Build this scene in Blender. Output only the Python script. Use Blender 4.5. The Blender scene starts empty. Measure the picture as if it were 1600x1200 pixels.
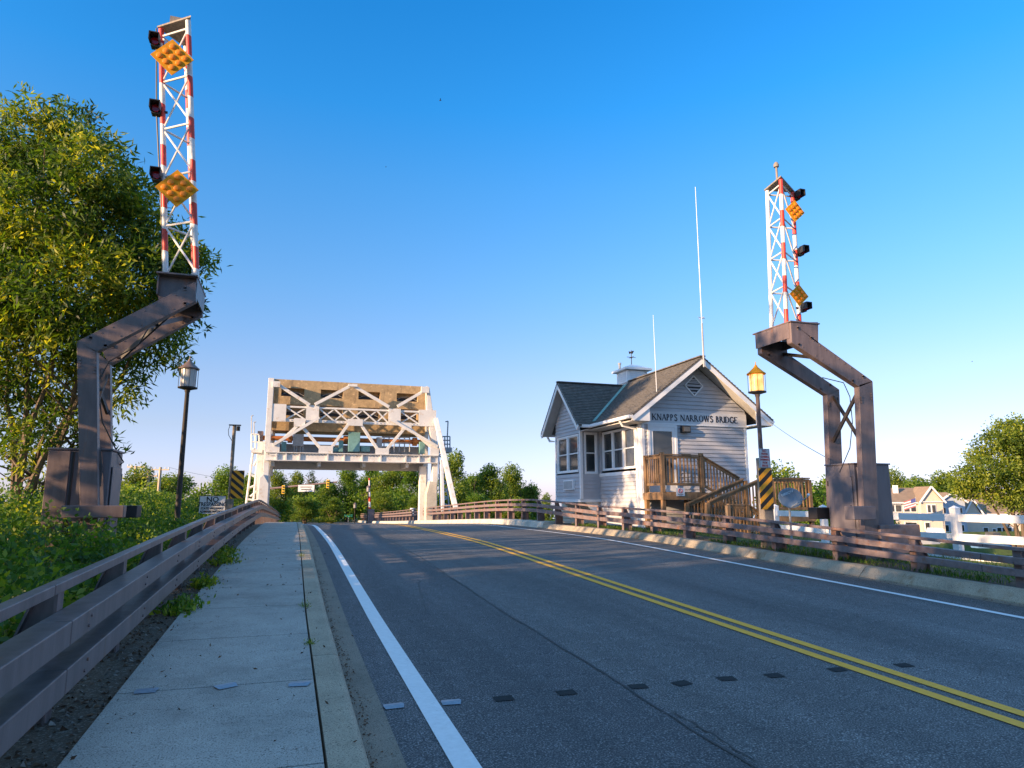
import bpy, math, random
import numpy as np
from mathutils import Vector, Matrix
random.seed(7); rng = np.random.default_rng(7)
sc = bpy.context.scene; col = sc.collection
R = math.radians
# ------------------------------------------------------------------ camera, world, sun, exposure
F = 1067.0; TH = math.atan(182/F); YAW = R(18.0); EYE = 1.56
cd = bpy.data.cameras.new('camera'); cam = bpy.data.objects.new('camera', cd); col.objects.link(cam)
cd.sensor_width = 36; cd.lens = 36*F/1600; cd.clip_end = 3000; cd.clip_start = 0.05
cam.location = (0, 0, EYE); cam.rotation_euler = (R(90)+TH, 0, -YAW)
sc.camera = cam
SUN_AZ = R(-106); SUN_EL = R(13)         # azimuth from +Y towards +X
w = bpy.data.worlds.new('World'); sc.world = w; w.use_nodes = True
nt = w.node_tree; nt.nodes.clear()
sky = nt.nodes.new('ShaderNodeTexSky'); sky.sky_type = 'NISHITA'; sky.sun_disc = False
sky.sun_elevation = SUN_EL; sky.sun_rotation = SUN_AZ; sky.altitude = 0
sky.air_density = 1.0; sky.dust_density = 0.3; sky.ozone_density = 3.0
bg = nt.nodes.new('ShaderNodeBackground'); bg.inputs[1].default_value = 0.15
ow = nt.nodes.new('ShaderNodeOutputWorld')
# sky tint: cool horizon, deeper blue above, unseen overhead brightened as added fill light
tcw = nt.nodes.new('ShaderNodeTexCoord'); sxw = nt.nodes.new('ShaderNodeSeparateXYZ'); nt.links.new(tcw.outputs['Generated'], sxw.inputs[0])
rw = nt.nodes.new('ShaderNodeValToRGB'); nt.links.new(sxw.outputs[2], rw.inputs[0]); ew = rw.color_ramp.elements
stops = [(0.0, (0.523, 0.478, 0.806)), (0.03, (0.537, 0.495, 0.798)), (0.1, (0.585, 0.484, 0.585)), (0.17, (0.603, 0.53, 0.6)), (0.3, (0.438, 0.609, 0.724)), (0.43, (0.286, 0.654, 0.845)), (0.52, (0.143, 0.664, 0.942)), (0.63, (0.091, 0.63, 0.95)), (0.75, (1.6, 1.4, 1.15)), (1.0, (2.2, 1.9, 1.45))]
ew[0].position = 0.0; ew[0].color = (*[v/2.2 for v in stops[0][1]], 1); ew[1].position = 1.0; ew[1].color = (*[v/2.2 for v in stops[-1][1]], 1)
for p_, c_ in stops[1:-1]: e_ = ew.new(p_); e_.color = (*[v/2.2 for v in c_], 1)
mw = nt.nodes.new('ShaderNodeVectorMath'); mw.operation = 'MULTIPLY'; nt.links.new(sky.outputs[0], mw.inputs[0]); nt.links.new(rw.outputs[0], mw.inputs[1])
mw2 = nt.nodes.new('ShaderNodeVectorMath'); mw2.operation = 'SCALE'; mw2.inputs['Scale'].default_value = 2.2; nt.links.new(mw.outputs[0], mw2.inputs[0])
nt.links.new(mw2.outputs[0], bg.inputs[0]); nt.links.new(bg.outputs[0], ow.inputs[0])
sl = bpy.data.lights.new('sun', 'SUN'); sl.energy = 4.2; sl.angle = R(0.6); sl.color = (1.0, 0.68, 0.40)
so = bpy.data.objects.new('sun', sl); col.objects.link(so)
sd = Vector((math.sin(SUN_AZ)*math.cos(SUN_EL), math.cos(SUN_AZ)*math.cos(SUN_EL), math.sin(SUN_EL)))
so.rotation_euler = sd.to_track_quat('Z', 'Y').to_euler(); so.location = (-30, -10, 30)
sc.view_settings.view_transform = 'Standard'; sc.view_settings.look = 'None'
sc.view_settings.exposure = 1.45; sc.view_settings.gamma = 1.0

# survey helpers: turn a sighted direction into a point on a known plane of the place
_f = Vector((math.sin(YAW)*math.cos(TH), math.cos(YAW)*math.cos(TH), math.sin(TH)))
_r = Vector((math.cos(YAW), -math.sin(YAW), 0)); _u = _r.cross(_f); C0 = Vector((0, 0, EYE))
def ray(px, py): return _f + _r*((px-800)/F) - _u*((py-600)/F)
def onX(px, py, X): d = ray(px, py); return C0 + d*(X/d.x)
def onY(px, py, Y): d = ray(px, py); return C0 + d*(Y/d.y)
def onD(px, py, k): return C0 + ray(px, py)*k
fh = Vector((math.sin(YAW), math.cos(YAW), 0))

# ------------------------------------------------------------------ materials
def newmat(name):
    m = bpy.data.materials.new(name); m.use_nodes = True
    n = m.node_tree.nodes; n.clear()
    o = n.new('ShaderNodeOutputMaterial'); b = n.new('ShaderNodeBsdfPrincipled')
    m.node_tree.links.new(b.outputs[0], o.inputs[0])
    return m, n, m.node_tree.links, b, o
def noise(n, l, scale, detail=4, rough=0.6, stretch=None, coord=None):
    tc = n.new('ShaderNodeTexCoord'); t = n.new('ShaderNodeTexNoise')
    t.inputs['Scale'].default_value = scale; t.inputs['Detail'].default_value = detail; t.inputs['Roughness'].default_value = rough
    if stretch:
        mp = n.new('ShaderNodeMapping'); mp.inputs['Scale'].default_value = stretch
        l.new(tc.outputs['Object'], mp.inputs['Vector']); l.new(mp.outputs[0], t.inputs['Vector'])
    else: l.new(tc.outputs['Object'], t.inputs['Vector'])
    return t
def ramp(n, l, src, stops):
    r = n.new('ShaderNodeValToRGB'); e = r.color_ramp.elements
    e[0].position, e[0].color = stops[0][0], (*stops[0][1], 1)
    e[1].position, e[1].color = stops[1][0], (*stops[1][1], 1)
    for p, c in stops[2:]:
        x = e.new(p); x.color = (*c, 1)
    l.new(src, r.inputs[0]); return r
def mixc(n, l, fac, a, b, mode='MIX'):
    m = n.new('ShaderNodeMix'); m.data_type = 'RGBA'; m.blend_type = mode
    for s, v in ((m.inputs[0], fac), (m.inputs[6], a), (m.inputs[7], b)):
        if isinstance(v, (int, float)): s.default_value = v
        elif isinstance(v, tuple): s.default_value = (*v, 1)
        else: l.new(v, s)
    return m.outputs[2]
def g(v): return (v, v, v)
def simple(name, c, rough=0.6, var=0.25, scale=6, bump=0.0, bscale=60, metal=0, stretch=None, spec=0.5, dirt=None, dirtscale=3, dirtlim=(0.55, 0.7)):
    m, n, l, b, o = newmat(name)
    t = noise(n, l, scale, 5, 0.65, stretch)
    r = ramp(n, l, t.outputs[0], [(0.3, tuple(x*(1-var) for x in c)), (0.72, tuple(min(1, x*(1+var)) for x in c))])
    out = r.outputs[0]
    if dirt:
        t2 = noise(n, l, dirtscale, 8, 0.7, stretch)
        r2 = ramp(n, l, t2.outputs[0], [(dirtlim[0], g(0)), (dirtlim[1], g(1))])
        out = mixc(n, l, r2.outputs[0], out, dirt)
    l.new(out, b.inputs['Base Color'])
    b.inputs['Roughness'].default_value = rough; b.inputs['Metallic'].default_value = metal
    b.inputs['Specular IOR Level'].default_value = spec
    if bump:
        t3 = noise(n, l, bscale, 6, 0.7, stretch); bp = n.new('ShaderNodeBump'); bp.inputs['Strength'].default_value = bump
        bp.inputs['Distance'].default_value = 0.02
        l.new(t3.outputs[0], bp.inputs['Height']); l.new(bp.outputs[0], b.inputs['Normal'])
    return m
M = {}
# asphalt: aggregate speckle, broad wear, tyre paths
def asphalt():
    m, n, l, b, o = newmat('asphalt')
    sp = noise(n, l, 95, 2, 0.5); r1 = ramp(n, l, sp.outputs[0], [(0.34, (0.033, 0.032, 0.033)), (0.5, (0.092, 0.09, 0.092)), (0.6, (0.16, 0.155, 0.152)), (0.73, (0.44, 0.43, 0.41))])
    big = noise(n, l, 0.5, 6, 0.65, (1.6, 0.35, 1)); r2 = ramp(n, l, big.outputs[0], [(0.3, g(0.8)), (0.7, g(1.2))])
    c = mixc(n, l, 1.0, r1.outputs[0], r2.outputs[0], 'MULTIPLY')
    tc = n.new('ShaderNodeTexCoord'); sx = n.new('ShaderNodeSeparateXYZ'); l.new(tc.outputs['Object'], sx.inputs[0])
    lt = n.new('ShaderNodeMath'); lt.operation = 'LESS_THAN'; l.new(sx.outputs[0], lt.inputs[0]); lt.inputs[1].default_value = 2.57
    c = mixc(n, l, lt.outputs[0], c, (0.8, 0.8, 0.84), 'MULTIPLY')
    tr = noise(n, l, 1.0, 5, 0.6, (1.7, 0.035, 1)); r4 = ramp(n, l, tr.outputs[0], [(0.36, g(0.8)), (0.64, g(1.2))]); c = mixc(n, l, 1.0, c, r4.outputs[0], 'MULTIPLY')
    ol = noise(n, l, 2.3, 3, 0.8); r5 = ramp(n, l, ol.outputs[0], [(0.68, g(1.0)), (0.76, g(0.62))]); c = mixc(n, l, 1.0, c, r5.outputs[0], 'MULTIPLY')
    md = noise(n, l, 7, 4, 0.7, (1, 1, 1)); r3 = ramp(n, l, md.outputs[0], [(0.35, g(0.86)), (0.68, g(1.12))])
    c = mixc(n, l, 1.0, c, r3.outputs[0], 'MULTIPLY')
    l.new(c, b.inputs['Base Color']); b.inputs['Roughness'].default_value = 0.75; b.inputs['Specular IOR Level'].default_value = 0.4
    bp = n.new('ShaderNodeBump'); bp.inputs['Strength'].default_value = 0.35; bp.inputs['Distance'].default_value = 0.004
    l.new(sp.outputs[0], bp.inputs['Height']); l.new(bp.outputs[0], b.inputs['Normal'])
    return m
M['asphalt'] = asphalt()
def concrete(name, c, speck=0.75, scale=120, stain=None, joint=None, light=1.5):
    m, n, l, b, o = newmat(name)
    sp = noise(n, l, scale, 2, 0.5)
    r1 = ramp(n, l, sp.outputs[0], [(0.34, tuple(x*(1-speck) for x in c)), (0.44, c), (0.62, c), (0.72, tuple(min(1, x*light) for x in c))])
    big = noise(n, l, 1.6, 9, 0.75); r2 = ramp(n, l, big.outputs[0], [(0.3, g(0.66)), (0.5, g(1.0)), (0.7, g(1.18))])
    out = mixc(n, l, 1.0, r1.outputs[0], r2.outputs[0], 'MULTIPLY')
    if stain:
        t2 = noise(n, l, 2.2, 8, 0.7, (1, 1, 0.25)); r3 = ramp(n, l, t2.outputs[0], [(0.56, g(0)), (0.68, g(0.8))])
        out = mixc(n, l, r3.outputs[0], out, stain)
    l.new(out, b.inputs['Base Color']); b.inputs['Roughness'].default_value = 0.85
    bp = n.new('ShaderNodeBump'); bp.inputs['Strength'].default_value = 0.4; bp.inputs['Distance'].default_value = 0.004
    l.new(sp.outputs[0], bp.inputs['Height']); l.new(bp.outputs[0], b.inputs['Normal'])
    return m
M['sidewalk'] = concrete('sidewalk_concrete', (0.34, 0.32, 0.29))
M['kerb'] = concrete('kerb_concrete', (0.36, 0.30, 0.22))
M['gutter'] = concrete('gutter_concrete', (0.22, 0.185, 0.145))
M['kerb_stained'] = concrete('kerb_concrete_rusty', (0.36, 0.30, 0.22), stain=(0.22, 0.12, 0.05))
M['pale_conc'] = concrete('pale_concrete', (0.52, 0.48, 0.4), 0.3, 40)
M['cweight'] = concrete('counterweight_concrete', (0.42, 0.29, 0.15), 0.15, 6, stain=(0.17, 0.12, 0.075))
M['brown'] = simple('brown_painted_steel', (0.155, 0.115, 0.11), 0.42, 0.3, 5, 0.06, 40, stretch=(1.6, 1.6, 0.35), dirt=(0.21, 0.1, 0.06), dirtscale=4, dirtlim=(0.6, 0.7))
M['brown_rust'] = simple('rusting_brown_steel', (0.19, 0.14, 0.135), 0.55, 0.3, 7, 0.1, 40, dirt=(0.2, 0.1, 0.065), dirtscale=5, dirtlim=(0.53, 0.62))
M['brown_dark'] = simple('dark_brown_steel', (0.028, 0.022, 0.02), 0.6, 0.3, 6)
M['cab'] = simple('purple_grey_sheet_steel', (0.14, 0.12, 0.13), 0.45, 0.22, 3, 0.04, 30, stretch=(1.6, 1.6, .3), dirt=(0.2, 0.12, 0.08), dirtscale=5, dirtlim=(0.62, 0.72))
M['white_steel'] = simple('white_painted_steel', (0.68, 0.66, 0.62), 0.5, 0.1, 2, 0.05, 30, dirt=(0.5, 0.33, 0.17), dirtscale=2.6, dirtlim=(0.56, 0.72))
M['rust'] = simple('orange_rust_steel', (0.42, 0.14, 0.035), 0.8, 0.35, 5, 0.2, 40)
M['teal'] = simple('teal_machinery_paint', (0.16, 0.32, 0.3), 0.5, 0.2, 4)
M['grey_steel'] = simple('grey_galvanised', (0.35, 0.36, 0.37), 0.5, 0.15, 6)
M['siding'] = simple('grey_blue_siding', (0.43, 0.43, 0.45), 0.6, 0.08, 3, 0.03, 50)
M['trim'] = simple('white_trim', (0.78, 0.78, 0.78), 0.5, 0.05, 4)
M['signboard'] = simple('sign_board_grey', (0.55, 0.56, 0.58), 0.55, 0.05, 4)
M['shingle'] = simple('grey_brown_shingles', (0.12, 0.11, 0.10), 0.85, 0.5, 7, 0.3, 60, stretch=(1, 1, 2.5))
M['soffit'] = simple('soffit', (0.5, 0.48, 0.45), 0.7, 0.1, 5)
M['wood'] = simple('weathered_deck_timber', (0.24, 0.14, 0.066), 0.75, 0.4, 8, 0.15, 40, stretch=(1, 1, 0.3), dirt=(0.2, 0.16, 0.12), dirtscale=2)
M['grey_wood'] = simple('grey_timber_post', (0.26, 0.22, 0.18), 0.85, 0.35, 9, 0.2, 40, stretch=(3, 3, 0.4))
M['pole_wood'] = simple('pale_pole_wood', (0.5, 0.38, 0.26), 0.85, 0.25, 6, stretch=(2, 2, 0.3))
M['vinyl'] = simple('white_vinyl', (0.82, 0.82, 0.83), 0.4, 0.04, 4, dirt=(0.6, 0.6, 0.55), dirtscale=5, dirtlim=(0.6, 0.8))
M['black'] = simple('black_plastic', (0.02, 0.02, 0.022), 0.5, 0.2, 8)
M['ink'] = simple('black_ink', (0.02, 0.02, 0.03), 0.6, 0.1, 8)
M['red_ink'] = simple('red_ink', (0.5, 0.03, 0.03), 0.6, 0.1, 8)
M['red_lens'] = simple('red_lens', (0.35, 0.01, 0.01), 0.15, 0.2, 20)
M['sign_white'] = simple('sign_face_white', (0.62, 0.64, 0.66), 0.5, 0.06, 6)
M['sign_green'] = simple('sign_green', (0.02, 0.25, 0.16), 0.5, 0.1, 6)
M['yellow_sheet'] = simple('yellow_sheeting', (0.8, 0.42, 0.02), 0.4, 0.06, 6)
M['panel'] = simple('ochre_panel', (0.62, 0.27, 0.01), 0.7, 0.12, 8, spec=0.2)
M['amber'] = simple('amber_reflector', (0.85, 0.24, 0.008), 0.35, 0.1, 30, spec=0.35)
M['signal_yellow'] = simple('signal_yellow', (0.75, 0.45, 0.03), 0.5, 0.1, 8)
M['line_white'] = simple('road_paint_white', (0.72, 0.74, 0.76), 0.7, 0.08, 20, dirt=(0.3, 0.3, 0.31), dirtscale=28, dirtlim=(0.62, 0.72))
M['line_yellow'] = simple('road_paint_yellow', (0.82, 0.40, 0.02), 0.7, 0.1, 20, dirt=(0.16, 0.12, 0.07), dirtscale=26, dirtlim=(0.62, 0.7))
M['seam'] = simple('seam_tar', (0.035, 0.033, 0.032), 0.7, 0.3, 10)
M['patch'] = simple('dark_patch', (0.032, 0.034, 0.036), 0.9, 0.3, 60, spec=0.15)
M['foil'] = simple('blue_grey_tape', (0.2, 0.24, 0.3), 0.4, 0.25, 30)
M['dish'] = simple('dish_grey_blue', (0.2, 0.25, 0.31), 0.5, 0.08, 5)
M['dish_text'] = simple('dish_lettering', (0.55, 0.7, 0.8), 0.5, 0.05, 5)
M['mulch'] = simple('mulch_and_gravel', (0.12, 0.085, 0.06), 0.95, 0.7, 60, 0.8, 60, dirt=(0.28, 0.25, 0.22), dirtscale=45, dirtlim=(0.55, 0.62))
M['pebble'] = simple('pebbles', (0.25, 0.21, 0.18), 0.9, 0.5, 12)
M['chip'] = simple('bark_chips', (0.13, 0.075, 0.045), 0.9, 0.5, 12)
M['bark'] = simple('bark', (0.13, 0.095, 0.065), 0.9, 0.4, 8, 0.5, 20, stretch=(3, 3, 0.5))
M['earth'] = simple('soil', (0.09, 0.065, 0.04), 0.95, 0.5, 20, 0.6, 40)
M['water'] = simple('water', (0.02, 0.04, 0.05), 0.08, 0.2, 0.5, 0.1, 3)
M['flag_red'] = simple('flag_red', (0.5, 0.15, 0.15), 0.8, 0.1, 6)
M['flag_blue'] = simple('flag_blue', (0.08, 0.1, 0.3), 0.8, 0.1, 6)
M['tan_roof'] = simple('tan_shingles', (0.25, 0.18, 0.125), 0.85, 0.15, 1.5)
M['cream'] = simple('cream_siding', (0.62, 0.53, 0.42), 0.7, 0.05, 2)
M['blue_siding'] = simple('blue_grey_siding', (0.4, 0.45, 0.52), 0.7, 0.05, 2)
M['fibreglass'] = simple('white_fibreglass', (0.75, 0.77, 0.8), 0.3, 0.06, 2)
M['blue_tarp'] = simple('blue_cover', (0.12, 0.25, 0.45), 0.6, 0.1, 2)
def glassdark():
    m, n, l, b, o = newmat('window_glass')
    t = noise(n, l, 1.6, 2, 0.5); r = ramp(n, l, t.outputs[0], [(0.35, (0.03, 0.035, 0.04)), (0.7, (0.09, 0.085, 0.075))])
    l.new(r.outputs[0], b.inputs['Base Color']); b.inputs['Roughness'].default_value = 0.06; b.inputs['IOR'].default_value = 1.7
    bp = n.new('ShaderNodeBump'); bp.inputs['Strength'].default_value = 0.05; t2 = noise(n, l, 3, 1, 0.4); l.new(t2.outputs[0], bp.inputs['Height']); l.new(bp.outputs[0], b.inputs['Normal'])
    return m
M['glass'] = glassdark()
def frosted(name, emit):
    m, n, l, b, o = newmat(name)
    if emit:
        b.inputs['Base Color'].default_value = (0.9, 0.6, 0.25, 1); b.inputs['Roughness'].default_value = 0.25
        tc = n.new('ShaderNodeTexCoord'); t = noise(n, l, 7, 2, 0.5)
        r = ramp(n, l, t.outputs[0], [(0.35, (1.0, 0.33, 0.04)), (0.65, (1.0, 0.62, 0.2))])
        l.new(r.outputs[0], b.inputs['Emission Color']); b.inputs['Emission Strength'].default_value = 0.5
    else:
        b.inputs['Base Color'].default_value = (0.55, 0.53, 0.5, 1); b.inputs['Roughness'].default_value = 0.3
        b.inputs['Transmission Weight'].default_value = 0.35
    return m
M['lamp_lit'] = frosted('lit_amber_lamp_glass', True); M['lamp_off'] = frosted('frosted_lamp_glass', False)
def glow():
    m, n, l, b, o = newmat('bulb'); b.inputs['Emission Color'].default_value = (1, 0.85, 0.5, 1); b.inputs['Emission Strength'].default_value = 2.2; return m
M['bulb'] = glow()
def striped(name, a, c, freq, dirx, dirz, phase=0.0, duty=0.5):
    m, n, l, b, o = newmat(name)
    tc = n.new('ShaderNodeTexCoord'); s = n.new('ShaderNodeSeparateXYZ'); l.new(tc.outputs['Object'], s.inputs[0])
    def mt(op, x, y):
        q = n.new('ShaderNodeMath'); q.operation = op
        for i, v in enumerate((x, y)):
            if isinstance(v, (int, float)): q.inputs[i].default_value = v
            else: l.new(v, q.inputs[i])
        return q.outputs[0]
    v = mt('ADD', mt('MULTIPLY', s.outputs[0], dirx*freq), mt('MULTIPLY', s.outputs[2], dirz*freq))
    v = mt('LESS_THAN', mt('FRACT', mt('ADD', v, phase+50), 0), duty)
    t = noise(n, l, 9, 5, 0.7); rr = ramp(n, l, t.outputs[0], [(0.3, g(0.8)), (0.7, g(1.1))])
    x = mixc(n, l, v, a, c); x = mixc(n, l, 1.0, x, rr.outputs[0], 'MULTIPLY')
    l.new(x, b.inputs['Base Color']); b.inputs['Roughness'].default_value = 0.45
    return m
WH = (0.72, 0.71, 0.69); RD = (0.62, 0.055, 0.03)
M['band_a'] = striped('red_white_bands', WH, RD, 1/0.68, 0.25, 1, 0.0)
M['band_b'] = striped('red_white_bands_offset', WH, RD, 1/0.68, 0.25, 1, 0.33)
M['band_c'] = striped('red_white_bands_late', WH, RD, 1/0.68, -0.25, 1, 0.66)
M['band_far'] = striped('red_white_bands_far', WH, RD, 1/1.1, 0.2, 1, 0.0)
M['mast_white'] = simple('mast_white', WH, 0.45, 0.1, 6)
M['hazard_r'] = striped('hazard_stripes', (0.9, 0.40, 0.012), (0.015, 0.015, 0.015), 4.1, -0.85, 1, 0.1)
M['hazard_l'] = striped('hazard_stripes_mirrored', (0.9, 0.40, 0.012), (0.015, 0.015, 0.015), 4.1, 0.85, 1, 0.2)
def leafmat(name, dark, mid, light, trans=0.45):
    m, n, l, b, o = newmat(name)
    a = n.new('ShaderNodeAttribute'); a.attribute_name = 'tint'
    r = ramp(n, l, a.outputs['Fac'], [(0.0, dark), (1.0, light), (0.5, mid)])
    oi = n.new('ShaderNodeObjectInfo'); hs = n.new('ShaderNodeHueSaturation')
    mr = n.new('ShaderNodeMapRange'); mr.inputs[3].default_value = 0.492; mr.inputs[4].default_value = 0.525
    l.new(oi.outputs['Random'], mr.inputs[0]); l.new(mr.outputs[0], hs.inputs['Hue']); l.new(r.outputs[0], hs.inputs['Color'])
    l.new(hs.outputs[0], b.inputs['Base Color']); b.inputs['Roughness'].default_value = 0.5; b.inputs['Specular IOR Level'].default_value = 0.35
    tr = n.new('ShaderNodeBsdfTranslucent'); gm = mixc(n, l, 1.0, hs.outputs[0], (1.8, 1.7, 0.7), 'MULTIPLY')
    l.new(gm, tr.inputs[0]); mx = n.new('ShaderNodeMixShader'); mx.inputs[0].default_value = trans
    l.new(b.outputs[0], mx.inputs[1]); l.new(tr.outputs[0], mx.inputs[2]); l.new(mx.outputs[0], o.inputs[0])
    return m
M['leaf_near'] = leafmat('willow_oak_leaf', (0.028, 0.055, 0.008), (0.095, 0.145, 0.015), (0.35, 0.32, 0.03), 0.5)
M['leaf_far'] = leafmat('broadleaf_leaf', (0.04, 0.08, 0.012), (0.13, 0.20, 0.025), (0.31, 0.35, 0.04), 0.45)
M['leaf_bush'] = leafmat('bush_leaf', (0.04, 0.085, 0.014), (0.09, 0.165, 0.022), (0.32, 0.33, 0.03))
M['leaf_dark'] = leafmat('conifer_leaf', (0.02, 0.045, 0.015), (0.04, 0.075, 0.02), (0.08, 0.11, 0.025), 0.2)
def grassmat():
    m, n, l, b, o = newmat('ground_grass')
    t = noise(n, l, 0.7, 8, 0.7); r = ramp(n, l, t.outputs[0], [(0.3, (0.045, 0.07, 0.015)), (0.55, (0.09, 0.13, 0.025)), (0.75, (0.13, 0.12, 0.05))])
    t2 = noise(n, l, 30, 4, 0.7); r2 = ramp(n, l, t2.outputs[0], [(0.3, g(0.6)), (0.7, g(1.35))])
    l.new(mixc(n, l, 1.0, r.outputs[0], r2.outputs[0], 'MULTIPLY'), b.inputs['Base Color']); b.inputs['Roughness'].default_value = 0.95
    bp = n.new('ShaderNodeBump'); bp.inputs['Distance'].default_value = 0.05; l.new(t2.outputs[0], bp.inputs['Height']); l.new(bp.outputs[0], b.inputs['Normal'])
    return m
M['grass'] = grassmat()

# ------------------------------------------------------------------ mesh builder
class MB:
    def __init__(s): s.v = []; s.f = []
    def add(s, vs, fs):
        k = len(s.v); s.v += [tuple(v) for v in vs]; s.f += [tuple(i+k for i in f) for f in fs]; return s
    def box(s, c, d, rz=0):
        x, y, z = d[0]/2, d[1]/2, d[2]/2; cs, sn = math.cos(rz), math.sin(rz)
        vs = [(c[0]+a*x*cs-b*y*sn, c[1]+a*x*sn+b*y*cs, c[2]+e*z) for e in (-1, 1) for a, b in ((-1, -1), (1, -1), (1, 1), (-1, 1))]
        return s.add(vs, [(3, 2, 1, 0), (4, 5, 6, 7), (0, 1, 5, 4), (1, 2, 6, 5), (2, 3, 7, 6), (3, 0, 4, 7)])
    def bb(s, x0, x1, y0, y1, z0, z1): return s.box(((x0+x1)/2, (y0+y1)/2, (z0+z1)/2), (abs(x1-x0), abs(y1-y0), abs(z1-z0)))
    def beam(s, a, b, w, h, up=(0, 0, 1)):
        a = Vector(a); b = Vector(b); d = (b-a).normalized(); up = Vector(up)
        sd_ = d.cross(up)
        if sd_.length < 1e-4: sd_ = d.cross(Vector((0, 1, 0)))
        sd_.normalize(); u = sd_.cross(d)
        o = [sd_*(i*w/2)+u*(j*h/2) for i, j in ((-1, -1), (1, -1), (1, 1), (-1, 1))]
        vs = [a+q for q in o]+[b+q for q in o]
        return s.add(vs, [(3, 2, 1, 0), (4, 5, 6, 7), (0, 1, 5, 4), (1, 2, 6, 5), (2, 3, 7, 6), (3, 0, 4, 7)])
    def tube(s, pts, r, n=8, caps=True):
        pts = [Vector(p) for p in pts]; rs = r if isinstance(r, (list, tuple)) else [r]*len(pts)
        vs = []; fs = []; prev = None
        for i, p in enumerate(pts):
            d = (pts[min(i+1, len(pts)-1)]-pts[max(i-1, 0)]).normalized()
            if prev is None:
                prev = d.cross(Vector((0, 0, 1)))
                if prev.length < 1e-3: prev = Vector((1, 0, 0))
            prev = (prev-d*prev.dot(d)).normalized(); q = d.cross(prev)
            vs += [p+(prev*math.cos(2*math.pi*k/n)+q*math.sin(2*math.pi*k/n))*rs[i] for k in range(n)]
        for i in range(len(pts)-1):
            for k in range(n): fs.append((i*n+k, i*n+(k+1) % n, (i+1)*n+(k+1) % n, (i+1)*n+k))
        if caps: fs.append(tuple(range(n))[::-1]); fs.append(tuple((len(pts)-1)*n+k for k in range(n)))
        return s.add(vs, fs)
    def lathe(s, c, prof, n=20):
        vs = []; fs = []
        for r, z in prof: vs += [(c[0]+r*math.cos(2*math.pi*k/n), c[1]+r*math.sin(2*math.pi*k/n), c[2]+z) for k in range(n)]
        for i in range(len(prof)-1):
            for k in range(n): fs.append((i*n+k, i*n+(k+1) % n, (i+1)*n+(k+1) % n, (i+1)*n+k))
        fs.append(tuple(range(n))[::-1]); fs.append(tuple((len(prof)-1)*n+k for k in range(n)))
        return s.add(vs, fs)
    def prismY(s, xz, y0, y1):          # polygon in XZ, extruded along Y
        n = len(xz); vs = [(x, y0, z) for x, z in xz]+[(x, y1, z) for x, z in xz]
        return s.add(vs, [tuple(range(n)), tuple(range(2*n-1, n-1, -1))]+[(i, i+n, (i+1) % n+n, (i+1) % n) for i in range(n)])
    def prismX(s, yz, x0, x1):
        n = len(yz); vs = [(x0, y, z) for y, z in yz]+[(x1, y, z) for y, z in yz]
        return s.add(vs, [tuple(range(n)), tuple(range(2*n-1, n-1, -1))]+[(i, i+n, (i+1) % n+n, (i+1) % n) for i in range(n)])
    def prismZ(s, xy, z0, z1):
        n = len(xy); vs = [(x, y, z0) for x, y in xy]+[(x, y, z1) for x, y in xy]
        return s.add(vs, [tuple(range(n)), tuple(range(2*n-1, n-1, -1))]+[(i, i+n, (i+1) % n+n, (i+1) % n) for i in range(n)])
    def build(s, name, mat, parent=None, smooth=False, bevel=0, org=None):
        me = bpy.data.meshes.new(name)
        if parent is not None: o0 = Vector(parent['_o'])
        else: o0 = Vector(org) if org is not None else Vector((0, 0, 0))
        me.from_pydata([tuple(Vector(v)-o0) for v in s.v], [], s.f); me.materials.append(M[mat] if isinstance(mat, str) else mat)
        import bmesh
        bm = bmesh.new(); bm.from_mesh(me); bmesh.ops.recalc_face_normals(bm, faces=bm.faces); bm.to_mesh(me); bm.free()
        if smooth:
            me.shade_smooth()
            try: me.set_sharp_from_angle(angle=R(40))
            except Exception: pass
        ob = bpy.data.objects.new(name, me); col.objects.link(ob)
        if parent is not None: ob.parent = parent
        else: ob.location = o0
        ob['_o'] = tuple(o0)
        if bevel:
            b = ob.modifiers.new('bevel', 'BEVEL'); b.width = bevel; b.segments = 2; b.limit_method = 'ANGLE'
        return ob
def tag(o, label=None, cat=None, group=None, kind=None):
    for k, v in (('label', label), ('category', cat), ('group', group), ('kind', kind)):
        if v: o[k] = v
    return o
def thing(name, loc, label, cat, group=None):
    o = bpy.data.objects.new(name, None); col.objects.link(o); o.location = loc; o.empty_display_size = 0.2
    o['_o'] = tuple(loc); return tag(o, label, cat, group)
def text(txt, size, origin, ux, uz, mat, parent, name='lettering', thick=0.003, align='CENTER', sx=1.0, off=0.0):
    """text laid on a plane: ux along the reading direction, uz up; becomes a mesh"""
    cu = bpy.data.curves.new('t', 'FONT'); cu.body = txt; cu.size = size; cu.align_x = align; cu.align_y = 'CENTER'; cu.extrude = thick/2; cu.resolution_u = 2; cu.offset = off
    o = bpy.data.objects.new('t', cu); col.objects.link(o); dg = bpy.context.evaluated_depsgraph_get()
    me = bpy.data.meshes.new_from_object(o.evaluated_get(dg)); bpy.data.objects.remove(o)
    ux = Vector(ux).normalized(); uz = Vector(uz).normalized(); nn = ux.cross(uz)
    mb = MB(); mb.add([Vector(origin)+ux*(v.co.x*sx)+uz*v.co.y+nn*v.co.z for v in me.vertices], [tuple(p.vertices) for p in me.polygons])
    return mb.build(name, mat, parent)

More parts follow.
